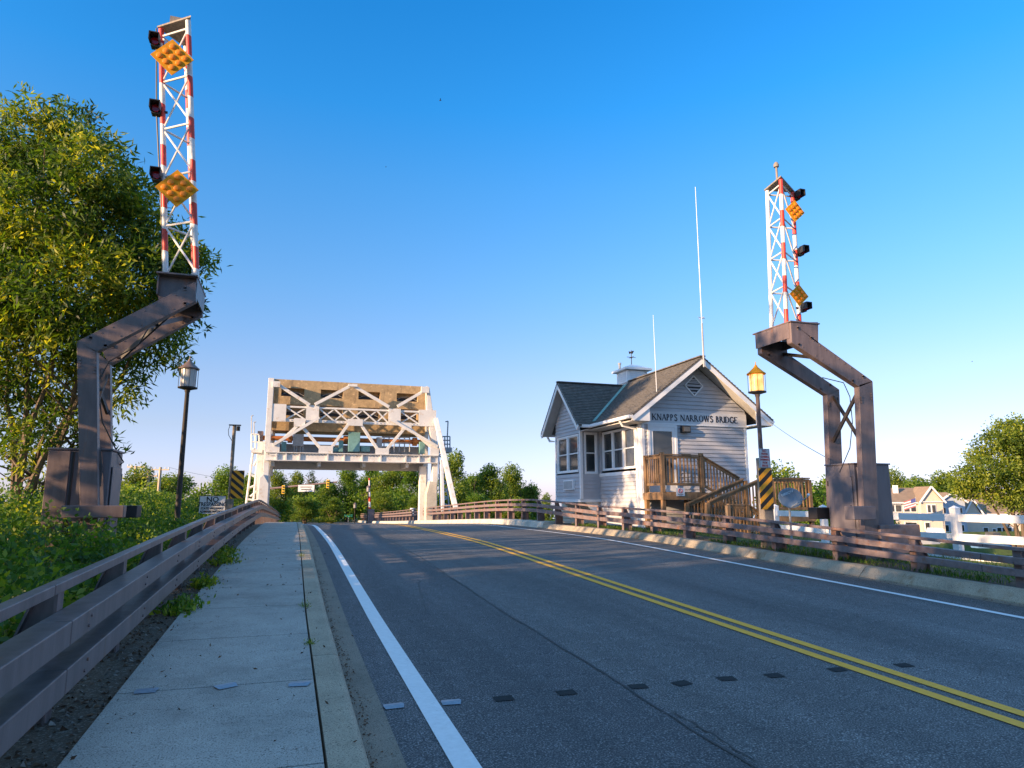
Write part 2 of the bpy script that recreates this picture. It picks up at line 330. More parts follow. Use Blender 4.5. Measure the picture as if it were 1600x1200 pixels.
# ------------------------------------------------------------------ road alignment
def prof(y):
    if y < 15: return 0.03*y
    pts = [(15, .45), (17, .497), (19, .522), (22, .535), (27, .55), (29, .54), (31, .505), (33, .45), (36, .355), (45, .07), (60, -.4), (80, -.95), (100, -1.3), (140, -1.5), (1000, -1.5)]
    for (a, za), (b, zb) in zip(pts, pts[1:]):
        if y <= b: t = (y-a)/(b-a); return za+(zb-za)*t
    return pts[-1][1]
def lerp_pts(pts, y):
    if y <= pts[0][0]: return pts[0][1]
    for (a, za), (b, zb) in zip(pts, pts[1:]):
        if y <= b: t = (y-a)/(b-a); return za+(zb-za)*t
    return pts[-1][1]
SL = [(8, 0), (22, .13), (30, .2), (42, .38), (55, .55), (90, .7)]
SR = [(18, 0), (22, -.08), (26, -.3), (33, -.58), (40, -.7), (60, -.75), (90, -.9)]
def X(x, y):
    t = min(1, max(0, x/9.7)); return x+lerp_pts(SL, y)*(1-t)+lerp_pts(SR, y)*t
YS = [-30, -20, -12, -8]+[-6+i*0.75 for i in range(56)]+[36+i*1.5 for i in range(50)]+[115, 130, 160]
def ribbon(xa, xb, dz, name, mat, y0=-30, y1=160, nx=1, za=None, zb=None, thick=0):
    ys = sorted(set([y0, y1]+[y for y in YS if y0 < y < y1])); mb = MB(); vs = []; fs = []
    for y in ys:
        for i in range(nx+1):
            t = i/nx; x = xa+(xb-xa)*t
            d = dz if za is None else za+(zb-za)*t
            vs.append((X(x, y), y, prof(y)+d))
    for j in range(len(ys)-1):
        for i in range(nx): a = j*(nx+1)+i; fs.append((a, a+1, a+nx+2, a+nx+1))
    mb.add(vs, fs); return mb.build(name, mat)
def struct(o): o['kind'] = 'structure'; return o
def sweep(mb, sect, y0, y1, closed=True):   # sect: list of (x, dz) section swept along the road
    ys = sorted(set([y0, y1]+[y for y in YS if y0 < y < y1])); n = len(sect); vs = []; fs = []
    for y in ys:
        for x, dz in sect: vs.append((X(x, y), y, prof(y)+dz))
    for j in range(len(ys)-1):
        for i in range(n if closed else n-1): a = j*n+i; b = j*n+(i+1) % n; fs.append((a, b, b+n, a+n))
    fs.append(tuple(range(n))); fs.append(tuple((len(ys)-1)*n+i for i in range(n))[::-1])
    mb.add(vs, fs); return mb

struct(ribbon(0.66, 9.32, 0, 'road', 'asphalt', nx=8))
struct(ribbon(0.4, 0.70, 0.004, 'gutter', 'gutter', -30, 100))
# kerb and sidewalk with real joints (separate slabs with thin gaps)
mb = MB(); y = -24.0
while y < 60:
    sweep(mb, [(0.262, -0.1), (0.49, -0.1), (0.475, 0.10), (0.452, 0.142), (0.42, 0.15), (0.262, 0.15)], y, y+3.0-0.012); y += 3.0
struct(mb.build('kerb', 'kerb'))
mb = MB(); y = -22.03
while y < 66:
    sweep(mb, [(-1.0, -0.1), (0.245, -0.1), (0.245, 0.15), (-1.0, 0.15)], y, y+1.52-0.014 if y < 30 else y+1.52); y += 1.52
struct(mb.build('sidewalk', 'sidewalk'))
struct(ribbon(-1.02, 0.3, 0.09, 'sidewalk_bed', 'earth', -24, 62))
mb = MB(); y = -24.0; k = 0
while y < 24:
    sweep(mb, [(9.28, -0.1), (9.66, -0.1), (9.66, 0.16), (9.47, 0.165), (9.43, 0.155), (9.29, 0.02)], y, y+3.05-0.015); y += 3.05
struct(mb.build('kerb', 'kerb_stained'))
mb = MB(); y = 24.4
while y < 96:
    sweep(mb, [(9.28, -0.1), (9.95, -0.1), (9.95, 0.22), (9.42, 0.22), (9.36, 0.2), (9.3, 0.0)], y, y+6.0-0.03); y += 6
struct(mb.build('parapet_kerb', 'pale_conc'))
struct(ribbon(9.1, 9.30, 0.003, 'gutter', 'gutter', -30, 100))
# markings
def marking(xa, xb, name, mat, y0=-30, y1=150): return struct(ribbon(xa, xb, 0.006, name, mat, y0, y1))
marking(0.94, 1.09, 'edge_line', 'line_white'); marking(8.31, 8.43, 'edge_line', 'line_white')
marking(4.60, 4.715, 'centre_line', 'line_yellow'); marking(4.83, 4.945, 'centre_line', 'line_yellow')
def wobble(pts, wd, name, dz=0.005):
    mb = MB(); vs = []; fs = []
    for i, (x, y) in enumerate(pts):
        q = wd*(0.5+random.random()); vs += [(X(x, y)-q/2, y, prof(y)+dz), (X(x, y)+q/2, y, prof(y)+dz)]
        if i: fs.append((2*i-2, 2*i-1, 2*i+1, 2*i))
    mb.add(vs, fs); return struct(mb.build(name, 'seam'))
ph = 0; P = []
for i in range(150):
    y = 2.2+i*0.16; ph += random.uniform(-.012, .012); ph *= 0.95; P.append((2.57+ph, y))
wobble(P, 0.016, 'road_seam')
P = []; yy = 5.3; xx = 9.2
def crack(x0, y0, dx, dy, n, wd):
    pts = []; x, y = x0, y0
    for i in range(n): pts.append((x, y)); x += dx+random.uniform(-.03, .03); y += dy+random.uniform(-.01, .03)
    wobble(pts, wd, 'road_crack')
crack(2.6, 4.4, 0.0, -0.09, 12, 0.012)
for a_ in ((3.9, 9.5, .09, .10, 16, .008), (6.2, 7.0, .12, .03, 14, .007), (6.9, 12.5, -.1, .12, 20, .01), (1.6, 8.2, .02, .16, 18, .007), (5.4, 4.4, .1, .05, 12, .006)): crack(*a_)
# patches and tape pieces in a row across the road
for i, (x, y, a) in enumerate([(1.56, 5.0, 0), (2.05, 5.0, .05), (2.64, 4.99, -.03), (3.01, 4.97, .25), (3.43, 4.98, -.06), (3.86, 4.95, .02), (4.5, 4.95, .03), (5.17, 4.9, -.05)]):
    o = MB().add([(x+u*.074*math.cos(a)-v*.055*math.sin(a), y+u*.074*math.sin(a)+v*.055*math.cos(a), prof(y)+.005) for u, v in ((-1, -1), (.9, -1.05), (1.05, .95), (-.95, 1))], [(0, 1, 2, 3)]).build('road_patch', 'patch')
    for v in o.data.vertices: v.co.z += 0.03*(v.co.y-y)
    tag(o, ('first', 'second', 'third', 'fourth', 'fifth', 'sixth', 'seventh', 'eighth')[i]+' dark square patch from the white edge line in the row across the road', 'patch', 'dark square patches across the road')
for i, (x, y, dz, a, lb) in enumerate([(0.78, 5.05, .0, .1, 'blue grey tape scrap at the gutter edge of the road'), (1.18, 5.02, .0, -.05, 'blue grey tape scrap at the right side of the white edge line'),
        (-0.82, 5.33, .15, .05, 'blue grey tape scrap nearest the railing on the sidewalk'), (-0.33, 5.3, .15, .5, 'twisted blue grey tape scrap in the middle of the sidewalk'), (0.15, 5.21, .15, -.1, 'blue grey tape scrap beside the kerb joint on the sidewalk')]):
    o = MB().add([(x+u*.07*math.cos(a)-v*.055*math.sin(a), y+u*.07*math.sin(a)+v*.055*math.cos(a), prof(y)+dz+q_) for u, v, q_ in ((-1, -1, .006), (.8, -1.1, .006), (1.05, .2, .012), (.9, 1, .006), (-.9, .95, .006), (-1.05, 0, .010))], [(0, 1, 2, 5), (5, 2, 3, 4)]).build('tape_scrap', 'foil')
    for v in o.data.vertices: v.co.z += 0.03*(v.co.y-y)
    tag(o, lb, 'tape')
# bridge deck under the road
mb = MB(); sweep(mb, [(-1.6, -1.1), (10.1, -1.1), (10.1, -0.06), (-1.6, -0.06)], 33, 66)
struct(mb.build('bridge_deck', 'pale_conc'))
# ------------------------------------------------------------------ terrain
def ground(x, y):
    p = prof(max(-30, min(y, 90)))
    if y < 35 or y > 64:
        if x < -1.3: d = -1.3-x; left = p-0.02-0.10*min(d, 2)-0.33*max(0, min(d-2, 6))
        else: left = p-0.06
        z = left
        if x > 9.6:
            d = x-9.6; z = p+0.13-0.012*min(d, 4)-0.16*max(0, min(d-4.4, 22))-0.02*max(0, min(d-26, 60))
    else: z = -9
    if 35 <= y <= 64: 
        t = min(1, min((y-35)/5, (64-y)/5)); z = (p-0.1)*(1-t)+(-7)*t if -1.3 < x < 9.6 else (-1-.0*x)*(1-t)-7*t
        if x > 9.6 and y < 38: z = min(z, p)
    if y > 64: z = min(z, -1.0+0*x) if not (-1.3 < x < 9.6) else z
    return z
xs = [-400, -250, -150, -100, -70, -50, -35, -25, -18, -14, -11, -9, -7.5, -6, -5, -4, -3.3, -2.6, -2, -1.6, -1.3, -1.0, -.5, 0, 1, 2.5, 4.5, 7, 8.5, 9.2, 9.45, 9.66, 10, 10.5, 11, 12, 13, 14, 15, 17, 19, 22, 26, 31, 37, 45, 55, 70, 90, 120, 160, 220, 300, 420, 600]
ysg = [-150, -80, -50]+[-30+i*1.5 for i in range(66)]+[71, 75, 80, 88, 96, 110, 130, 160, 200, 260, 340, 480, 700, 1200]
vs = [(x, y, ground(x, y)+(0 if -1.4 < x < 11 else random.uniform(-.04, .04))) for y in ysg for x in xs]; n = len(xs)
fs = [(j*n+i, j*n+i+1, (j+1)*n+i+1, (j+1)*n+i) for j in range(len(ysg)-1) for i in range(n-1)]
struct(MB().add(vs, fs).build('ground', 'grass', smooth=True))
struct(MB().add([(-900, -200, -4.9), (900, -200, -4.9), (900, 1400, -4.9), (-900, 1400, -4.9)], [(0, 1, 2, 3)]).build('water', 'water'))
struct(ribbon(-2.3, -0.98, 0, 'gravel_strip', 'mulch', -20, 34, nx=3, za=0.06, zb=0.12))
struct(ribbon(9.6, 10.6, 0.15, 'soil_strip', 'earth', -20, 34))
# ------------------------------------------------------------------ guard railings
def rail_z(side, y):
    if side < 0: return lerp_pts([(4, .95), (12, .93), (17, .88), (24, .97), (30, 1.07)], y)
    return lerp_pts([(7, .70), (12, .78), (18, .83), (21, .88), (24, 1.0), (26, 1.07)], y)
def box_rail(mb, x0, x1, t0, t1, side, y0, y1):      # t: offsets below the rail top
    ys = sorted(set([y0, y1]+[y for y in YS if y0 < y < y1])); vs = []; fs = []
    for y in ys:
        zt = prof(y)+rail_z(side, y); k = rail_z(side, y)/0.95 if side < 0 else rail_z(side, y)/0.72
        k = min(k, 1.25)
        a, b = zt-t0*k, zt-t1*k
        vs += [(X(x0, y), y, a), (X(x1, y), y, a), (X(x1, y), y, b), (X(x0, y), y, b)]
    for j in range(len(ys)-1):
        for i in range(4): p = j*4+i; q = j*4+(i+1) % 4; fs.append((p, q, q+4, p+4))
    fs.append((3, 2, 1, 0)); e = (len(ys)-1)*4; fs.append((e, e+1, e+2, e+3)); mb.add(vs, fs)
def railing(side, mat, label):
    fx = -1.12 if side < 0 else 9.62; s = side      # face towards the road
    t = thing('guard_railing', (fx, 6, prof(6)), label, 'railing')
    tops = [(0.0, .06), (.20, .335), (.46, .60)] if side < 0 else [(0, .05), (.14, .235), (.30, .40)]
    wd = [.075, .17, .17] if side < 0 else [.06, .12, .12]; setb = [.10, 0, 0] if side < 0 else [.06, 0, 0]
    y1 = 74 if side < 0 else 88
    for nm, (a, b), ww, sb in zip(('top_rail', 'middle_rail', 'lower_rail'), tops, wd, setb):
        mb = MB(); y = -6.0; L = 5.31 if side < 0 else 6.8
        while y < y1:
            box_rail(mb, fx+s*sb, fx+s*(sb+ww), a, b, side, y, min(y+L-0.012, y1)); y += L
        mb.build(nm, mat, t, bevel=0.006)
        # splice sleeves show at the joints
        mb = MB(); y = -6.0+L
        while y < 40:
            box_rail(mb, fx+s*(sb+.006), fx+s*(sb+ww-.006), a+.006, b-.006, side, y-.15, y+.15); y += L
        mb.build('splice_sleeve', 'brown_dark', t)
    yb = 5.0 if side < 0 else 7.15
    while yb < 20:
        mb = MB(); k = min(rail_z(side, yb)/(0.95 if side < 0 else .72), 1.25)
        for (a, b) in tops[1:]:
            for f_ in (.3, .7):
                zc = prof(yb)+rail_z(side, yb)-(a+(b-a)*f_)*k; mb.tube([(X(fx, yb)+.001*s, yb+.025*(1 if f_ < .5 else -1), zc), (X(fx, yb)-.010*s, yb+.025*(1 if f_ < .5 else -1), zc)], .011, 6)
        mb.build('bolt_heads', 'brown_rust', t); yb += 1.77 if side < 0 else 1.7
    y = 5.0-1.77*5 if side < 0 else 7.15-1.7*6
    step = 1.77 if side < 0 else 1.7
    while y < y1:
        x = X(fx, y)+s*wd[1]; zt = prof(y)+rail_z(side, y)-tops[0][1]; zb = prof(y)+(0.02 if side < 0 else 0.10); 
        mb = MB(); mb.bb(min(x, x+s*.016), max(x, x+s*.016), y-.06, y+.06, zb, zt)
        mb.prismY([(x+s*.016, zb), (x+s*.016, zt), (x+s*.10, zt), (x+s*.27, zb+(zt-zb)*.45), (x+s*.27, zb)], y-.008, y+.008)
        mb.prismY([(x+s*.10, zt), (x+s*.27, zb+(zt-zb)*.45), (x+s*.285, zb+(zt-zb)*.45), (x+s*.115, zt)], y-.055, y+.055)
        mb.bb(min(x+s*.27, x+s*.285), max(x+s*.27, x+s*.285), y-.055, y+.055, zb, zb+(zt-zb)*.45)
        p = mb.build('post', mat, t)
        y += step
    return t
railing(-1, 'brown', 'brown steel guard railing with three box rails along the sidewalk')
railing(1, 'brown_rust', 'rust blotched brown guard railing along the far kerb of the road')
# ------------------------------------------------------------------ barrier gates
def gate(side, Yn, Yf, label, near, far, colmn, lat, panels, lamps, plate):
    t = thing('barrier_gate', tuple(onY(*colmn[0], Yn)*1.0), label, 'barrier gate'); th = .13
    def pz(pts, Y): return [tuple(onY(px, py, Y)[i] for i in (0, 2)) for px, py in pts]
    def hollow(poly, y0, name):     # plate beam with flanges
        mb = MB(); mb.prismY(poly, y0, y0+.02)
        n = len(poly)
        for i in range(n):
            a = Vector((poly[i][0], y0+th/2, poly[i][1])); b = Vector((poly[(i+1) % n][0], y0+th/2, poly[(i+1) % n][1]))
            mb.beam(a, b, th, .018, up=Vector((b-a)).cross(Vector((0, 1, 0))))
        return mb.build(name, 'brown' if side < 0 else 'brown', t, bevel=.004)
    for (poly, Y) in ((near, Yn), (far, Yf)):
        for k, pl in enumerate(poly):
            o = hollow(pz(pl, Y), Y, ('column', 'jib')[k] if k < 2 else 'gusset')
    # rivets
    mb = MB()
    for (poly, Y) in ((near, Yn), (far, Yf)):
        for pl in poly[:2]:
            q = pz(pl, Y); cx = sum(a for a, b in q)/len(q); cz = sum(b for a, b in q)/len(q)
            q = [(a, b) for a, b in q if b > .9]
            for (a, b), (a2, b2) in zip(q, q[1:]+q[:1]):
                Ld = math.hypot(a2-a, b2-b)
                if Ld > .7:
                    for k in range(1, int(Ld/.16)):
                        t_ = k*.16/Ld; xx, zz = a+(a2-a)*t_, b+(b2-b)*t_; nx_, nz_ = -(b2-b)/Ld, (a2-a)/Ld
                        if (cx-xx)*nx_+(cz-zz)*nz_ < 0: nx_, nz_ = -nx_, -nz_
                        if k % 4: mb.box((xx+nx_*.04, Y-.003, zz+nz_*.04), (.016, .010, .016))
                for k in range(3):
                    f_ = .80+.0*k; xx = cx+(a-cx)*f_; zz = cz+(b-cz)*(f_+.03*k); mb.lathe((xx, 0, 0), [(0, 0)], 3) if 0 else mb.box((xx, Y-.004, zz), (.032, .02, .032))
    mb.build('rivets', 'brown', t)
    # top plate linking both beams, carries the mast
    (ax, az), (bx, bz) = [tuple(onY(px, py, Yn)[i] for i in (0, 2)) for px, py in plate]
    MB().bb(ax-.03, bx+.03, Yn-.02, Yf+th+.02, az, az+.025).build('mast_base_plate', 'brown', t, bevel=.004)
    MB().bb(min(ax, bx)-.0, max(ax, bx), Yn+th+.002, Yn+th+.02, az-.36, az-.001).build('end_plate', 'brown', t)
    MB().bb(ax-.02, ax, Yn+.05, Yf+th-.05, az-.3, az-.002).bb(bx, bx+.02, Yn+.05, Yf+th-.05, az-.3, az-.002).build('end_plate', 'brown', t)
    # cross braces between the two beams
    q = [onY(*colmn[i], Yn) for i in range(2)]; q2 = [onY(*colmn[i+2], Yf) for i in range(2)]
    a = q[0].copy(); a.y = Yn+.1; b = q2[1].copy(); c = q[1].copy(); c.y = Yn+.1; d = q2[0].copy()
    MB().beam(a, b, .035, .07).build('brace', 'brown_dark', t); MB().beam(c+Vector((0, .03, 0)), d, .035, .07).build('brace', 'brown_dark', t)
    j = [onY(*colmn[4], Yn), onY(*colmn[5], Yf), onY(*colmn[6], Yn), onY(*colmn[7], Yf)]
    MB().beam(j[0]+Vector((0, .1, 0)), j[1], .035, .07).build('brace', 'brown', t); MB().beam(j[2]+Vector((0, .1, .02)), j[3]+Vector((0, 0, .02)), .035, .07).build('brace', 'brown_dark', t)
    # lattice mast
    legs = []
    near_leg = min(lat, key=lambda e: e[2]); ztop = onY(*near_leg[0], near_leg[2]).z
    def at_height(px, Y, z):
        lo, hi = -400, 900
        for _ in range(40):
            m_ = (lo+hi)/2
            if onY(px, m_, Y).z > z: lo = m_
            else: hi = m_
        return onY(px, lo, Y)
    for (p0, p1, Y, m) in lat:
        a = at_height(p0[0], Y, ztop); b = at_height(p1[0], Y, az+.02); legs.append((a, b))
        MB().tube([a, b], .042, 10).build('mast_leg', m, t, smooth=True)
    nb = 4 if side > 0 else 5; mb = MB()
    def lp(k, s): return legs[k][0].lerp(legs[k][1], s)
    for i in range(nb):
        s0 = .03+.95*i/nb; s1 = .03+.95*(i+1)/nb
        for k in range(3):
            k2 = (k+1) % 3
            mb.tube([lp(k, s0), lp(k2, s0)], .017, 6)
            if k == 0 or (k == 1 and side > 0): mb.tube([lp(k, s0), lp(k2, s1)], .016, 6)
            if k == 0: mb.tube([lp(k2, s0), lp(k, s1)], .016, 6)
    mb.build('mast_lacing', 'mast_white', t, smooth=True)
    ct = [l_[0] for l_ in legs]; cen = (ct[0]+ct[1]+ct[2])/3; zz = max(p.z for p in ct)+.02
    MB().prismZ([(cen.x+(p.x-cen.x)*1.25, cen.y+(p.y-cen.y)*1.25) for p in ct], zz, zz+.03).build('mast_cap', 'grey_wood', t)
    for cx_, cy_, rr_, Y in panels:
        c = onY(cx_, cy_, Y); h = rr_
        tilt = R(-3)*side
        def pt(u, v, d): 
            a_ = R(45)+tilt; return (c.x+u*math.cos(a_)-v*math.sin(a_), Y+d, c.z+u*math.sin(a_)+v*math.cos(a_))
        e = h/math.sqrt(2)
        mb = MB(); mb.add([pt(-e, -e, 0), pt(e, -e, 0), pt(e, e, 0), pt(-e, e, 0), pt(-e, -e, .015), pt(e, -e, .015), pt(e, e, .015), pt(-e, e, .015)], [(0, 1, 2, 3), (4, 5, 6, 7), (0, 1, 5, 4), (1, 2, 6, 5), (2, 3, 7, 6), (3, 0, 4, 7)])
        po = mb.build('reflector_panel', 'panel', t)
        for u in (-1, 0, 1):
            for v in (-1, 0, 1):
                a = Vector(pt(u*e*.58, v*e*.58, 0)); rq = e*.21
                MB().tube([a, a-Vector((0, .012, 0)), a-Vector((0, .018, 0))], [rq, rq, rq*.8], 14).build('reflector', 'amber', po, smooth=True)
    for (px, py, Y) in lamps:
        c = onY(px, py, Y); w_ = .065 if side < 0 else .055
        l_ = MB(); l_.bb(c.x-w_, c.x+w_, Y-.02, Y+.1, c.z-.075, c.z+.075)
        l_.bb(c.x-w_-.01, c.x+w_+.01, Y-.16, Y-.02, c.z+.07, c.z+.085); l_.bb(c.x-w_-.012, c.x-w_, Y-.16, Y-.02, c.z-.05, c.z+.08); l_.bb(c.x+w_, c.x+w_+.012, Y-.16, Y-.02, c.z-.05, c.z+.08)
        l_.bb(c.x, c.x-side*.16, Y+.02, Y+.05, c.z-.02, c.z+.01)
        lo = l_.build('warning_lamp', 'black', t)
        MB().tube([(c.x, Y-.03, c.z), (c.x, Y-.045, c.z)], .06, 14).build('lens', 'red_lens', lo)
    return t, legs, az
WEFT = lambda l: l
tL, legsL, azL = gate(-1, 10.8, 11.75, 'left hand brown barrier gate raised beside the sidewalk, tallest red and white lattice mast',
    [[[(121, 536), (150, 549), (152.5, 900), (128, 900)], [(121, 534), (305, 441), (305, 470), (150, 549)]]][0],
    [[(152, 552), (171, 568), (174.5, 900), (156, 900)], [(160, 546), (315, 466), (315, 492), (171, 569)]],
    [(145, 640), (140, 575), (168, 645), (168, 585), (210, 512), (285, 497), (285, 470), (190, 560)],
    [((252, 40), (259, 430), 11.25, 'band_a'), ((294, 33), (307, 432), 10.9, 'band_b'), ((291, 44), (305, 432), 11.6, 'band_c')],
    [(269, 89, .305, 10.75), (276.5, 294, .30, 10.75)], [(243, 66, 11.2), (244, 171, 11.2), (245, 275, 11.2)], [(248, 427), (306, 431)])
gate_r, legsR, azR = gate(1, 10.25, 11.2, 'right hand brown barrier gate raised behind the far railing, shorter lattice mast with ball finial',
    [[(1343, 602), (1363, 596), (1376, 880), (1354, 880)], [(1236, 504), (1262, 523), (1363, 596), (1343, 604), (1238, 535)], [(1238, 504), (1278, 504), (1278, 536), (1262, 523)]],
    [[(1293, 617), (1311, 609), (1319, 800), (1300, 800)], [(1190, 530), (1229, 535), (1230, 553), (1311, 609), (1293, 617), (1191, 552)]],
    [(1352, 690), (1348, 612), (1302, 690), (1302, 620), (1262, 540), (1270, 560), (1290, 560), (1225, 555)],
    [((1199, 293), (1206, 512), 10.95, 'mast_white'), ((1220, 281), (1229, 503), 10.45, 'band_b'), ((1238, 292), (1250, 500), 10.85, 'band_a')],
    [(1242.5, 329.5, .225, 10.2), (1249, 461, .215, 10.2)], [(1246, 306, 10.8), (1252, 393, 10.8), (1256, 481, 10.8)], [(1236, 503), (1278, 504)])
# right gate cap finial, machinery cabinet, counterweight blocks
c = onY(1220, 281, 10.45); MB().lathe((c.x+.04, 10.6, c.z+.04), [(.03, 0), (.022, .05), (.022, .3), (.05, .31), (.055, .36), (.03, .41), (.0, .43)], 12).build('finial', 'grey_wood', gate_r, smooth=True)
def cabinet(t, x0, x1, y0, y1, z0, z1, doorside, lab='cabinet'):
    c = MB().bb(x0, x1, y0, y1, z0, z1).build(lab, 'cab', t, bevel=.012)
    MB().bb(x0-.02, x1+.02, y0-.02, y1+.02, z1+.001, z1+.03).build('cabinet_lid', 'cab', c, bevel=.005)
    xs_ = x0-.012 if doorside < 0 else x1+.012
    MB().bb(min(xs_, xs_+.012*-doorside*-1), max(xs_, xs_+.012*-doorside*-1)+0.0, y0+.06, y1-.06, z0+.25, z1-.22).build('door_panel', 'cab', c, bevel=.003)
    MB().bb(xs_-.02, xs_+.02, y0+.1, y0+.13, (z0+z1)/2, (z0+z1)/2+.16).build('handle', 'black', c)
    for zz in (z0+.45, z1-.4): MB().bb(xs_-.015, xs_+.015, y1-.07, y1-.03, zz, zz+.1).build('hinge', 'brown_dark', c)
    return c
g0 = .38
cR = cabinet(gate_r, 10.22, 11.08, 10.42, 11.14, g0, 2.24, -1)
MB().bb(10.2, 10.216, 10.6, 10.68, 1.95, 2.02).build('label_plate', 'sign_white', cR)
def blk(t, x0, x1, y0, y1, z0, z1, m='brown', nm='counterweight_block'): return MB().bb(x0, x1, y0, y1, z0, z1).build(nm, m, t, bevel=.01)
a = onY(1332, 791, 10.0); b = onY(1367, 812, 10.0); blk(gate_r, a.x, b.x+.02, 9.98, 10.2, b.z, a.z, 'cab')
a = onY(1276, 793, 11.2); b = onY(1300, 811, 11.2); blk(gate_r, a.x, b.x+.2, 11.2, 11.45, b.z, a.z, 'brown_dark')
a = onY(1368, 820, 10.3); b = onY(1434, 859, 10.3); blk(gate_r, a.x, b.x, 10.2, 10.4, b.z-.05, a.z, 'brown_rust', 'counterweight_plate')
MB().tube([onY(1340, 730, 10.38), onY(1344, 760, 10.36), onY(1347, 790, 10.36), onY(1347, 806, 10.36)], .03, 8).build('actuator_rod', 'brown_rust', gate_r, smooth=True)
MB().tube([onY(1285, 590, 10.6), onY(1318, 598, 10.6), onY(1328, 620, 10.7), onY(1332, 660, 10.7), onY(1328, 700, 10.6), onY(1312, 738, 10.4)], .009, 6).build('cable', 'black', gate_r, smooth=True)
x0 = onY(77, 703, 11.0).x; x1 = onY(175, 703, 11.0).x; z1 = onY(100, 703, 11.0).z
cL = cabinet(tL, x0, x1, 11.0, 11.7, .1, z1, 1)
MB().bb(x1-.48, x1-.45, 10.985, 11.0, .1, z1-.02).build('sheet_seam', 'brown_dark', cL)
MB().bb(x0, x1-.5, 10.97, 10.998, .3, z1-.015).build('side_sheet', 'brown', cL, bevel=.004)
a = onY(95, 790, 10.6); b = onY(192, 809, 10.6); blk(tL, a.x, b.x, 10.62, 10.78, b.z, a.z, 'brown')
a = onY(185, 790, 11.75); b = onY(213, 809, 11.75); blk(tL, a.x, b.x, 11.75, 12.1, b.z, a.z, 'brown_dark')
MB().tube([onY(153, 700, 10.93), onY(157, 730, 10.93), onY(154, 760, 10.93)], .03, 8).build('actuator_rod', 'brown_dark', tL, smooth=True)
MB().tube([onY(240, 500, 11.3), onY(215, 540, 11.2), onY(170, 565, 11.1), onY(152, 600, 11.0), onY(160, 660, 11.1), onY(180, 700, 11.3), onY(193, 722, 11.5), onY(185, 728, 11.6)], .010, 6).build('cable', 'black', tL, smooth=True)
MB().tube([legsL[0][0]+Vector((-.07, 0, 0)), legsL[0][0].lerp(legsL[0][1], .35)+Vector((-.09, 0, 0)), legsL[0][0].lerp(legsL[0][1], .68)+Vector((-.05, 0, 0)), legsL[0][1]+Vector((-.04, 0, 0))], .012, 6).build('cable', 'black', tL, smooth=True)
c = onY(272, 30, 11.1); c.z = legsL[0][0].z+.09; MB().bb(c.x-.09, c.x+.09, 11.25, 11.29, c.z-.05, c.z+.19).build('beacon_board', 'grey_wood', tL)
MB().bb(c.x+.09, c.x+.2, 11.2, 11.3, c.z+.13, c.z+.145).bb(c.x+.09, c.x+.21, 11.2, 11.3, c.z+.06, c.z+.075).build('beacon_fins', 'black', tL)
# ------------------------------------------------------------------ lamp posts
def lamp(x, y, zb, zt, lit, label, group=None, s=1.0):
    t = thing('street_lamp', (x, y, zb), label, 'street lamp', group); H = zt-zb
    q = zt-.72*s
    MB().lathe((x, y, zb), [(.10*s, 0), (.10*s, .12), (.07*s, .2), (.062*s, .3), (.045*s, q-zb-.1), (.055*s, q-zb-.08), (.06*s, q-zb-.04), (.16*s, q-zb-.01), (.19*s, q-zb)], 14).build('pole', 'brown' if lit else 'brown_dark', t, smooth=True)
    L = MB().lathe((x, y, q), [(.2*s, 0), (.2*s, .025*s), (.17*s, .03*s)], 20).build('lantern_base', 'brown_dark', t, smooth=True)
    gl = MB(); gl.lathe((x, y, q+.035*s), [(.155*s, 0), (.16*s, .2*s), (.16*s, .385*s)], 20); gl.build('lamp_glass', 'lamp_lit' if lit else 'lamp_off', t, smooth=True)
    MB().lathe((x, y, q+.425*s), [(.21*s, 0), (.215*s, .02*s), (.19*s, .035*s), (.12*s, .1*s), (.06*s, .16*s), (.035*s, .19*s), (.035*s, .21*s), (.012*s, .23*s), (.008*s, .30*s)], 20).build('lamp_cap', 'panel' if lit else 'brown', t, smooth=True)
    mb = MB()
    for k in range(8):
        a = 2*math.pi*(k+.3)/8; mb.tube([(x+.19*s*math.cos(a), y+.19*s*math.sin(a), q), (x+.19*s*math.cos(a), y+.19*s*math.sin(a), q+.43*s)], .006*s, 5)
    mb.build('cage', 'brown_dark', t)
    return t
lR = lamp(10.15, 13.0, .45, 4.72, True, 'lit yellow lantern lamp post beside the bridge house')
lL = lamp(-2.3, 17.0, .1, 4.85, False, 'unlit tall lantern lamp post left of the sidewalk under the tree branch', s=1.05)
lamp(7.45+X(0, 70)*0, 68, prof(68)-.1, onY(612, 757, 68).z, False, 'distant lantern lamp post seen between the tower legs, right one')
p = onY(555, 784, 80); lamp(p.x, 80, -1.2, p.z, False, 'short distant lantern lamp post in front of the trees under the bridge tower')
# timber post with hazard board and prohibition sign beside the lit lamp
px_ = 9.98; py_ = 12.78
t = thing('marker_post', (px_, py_, .5), 'grey timber post with yellow and black hazard board beside the lit lamp', 'sign post')
MB().bb(px_-.0, px_+.24, py_, py_+.2, .4, 2.5).build('post', 'grey_wood', t, bevel=.01)
def plate(t, a, b, Y, mat, name, border=None, th=.012):
    p, q = onY(*a, Y), onY(*b, Y); return MB().bb(p.x, q.x, Y-th, Y, q.z, p.z).build(name, mat, t, bevel=.0), p, q
hb, p, q = plate(t, (1185, 731.5), (1209, 796), 12.76, 'hazard_r', 'hazard_board')
t = thing('prohibition_sign', (px_, py_, 2.3), 'small white sign with red lettering fixed above the hazard board', 'sign')
sb, p, q = plate(t, (1185, 701), (1203.5, 731), 12.76, 'sign_white', 'sign_plate')
cx_, w_ = (p.x+q.x)/2, q.x-p.x; h_ = p.z-q.z
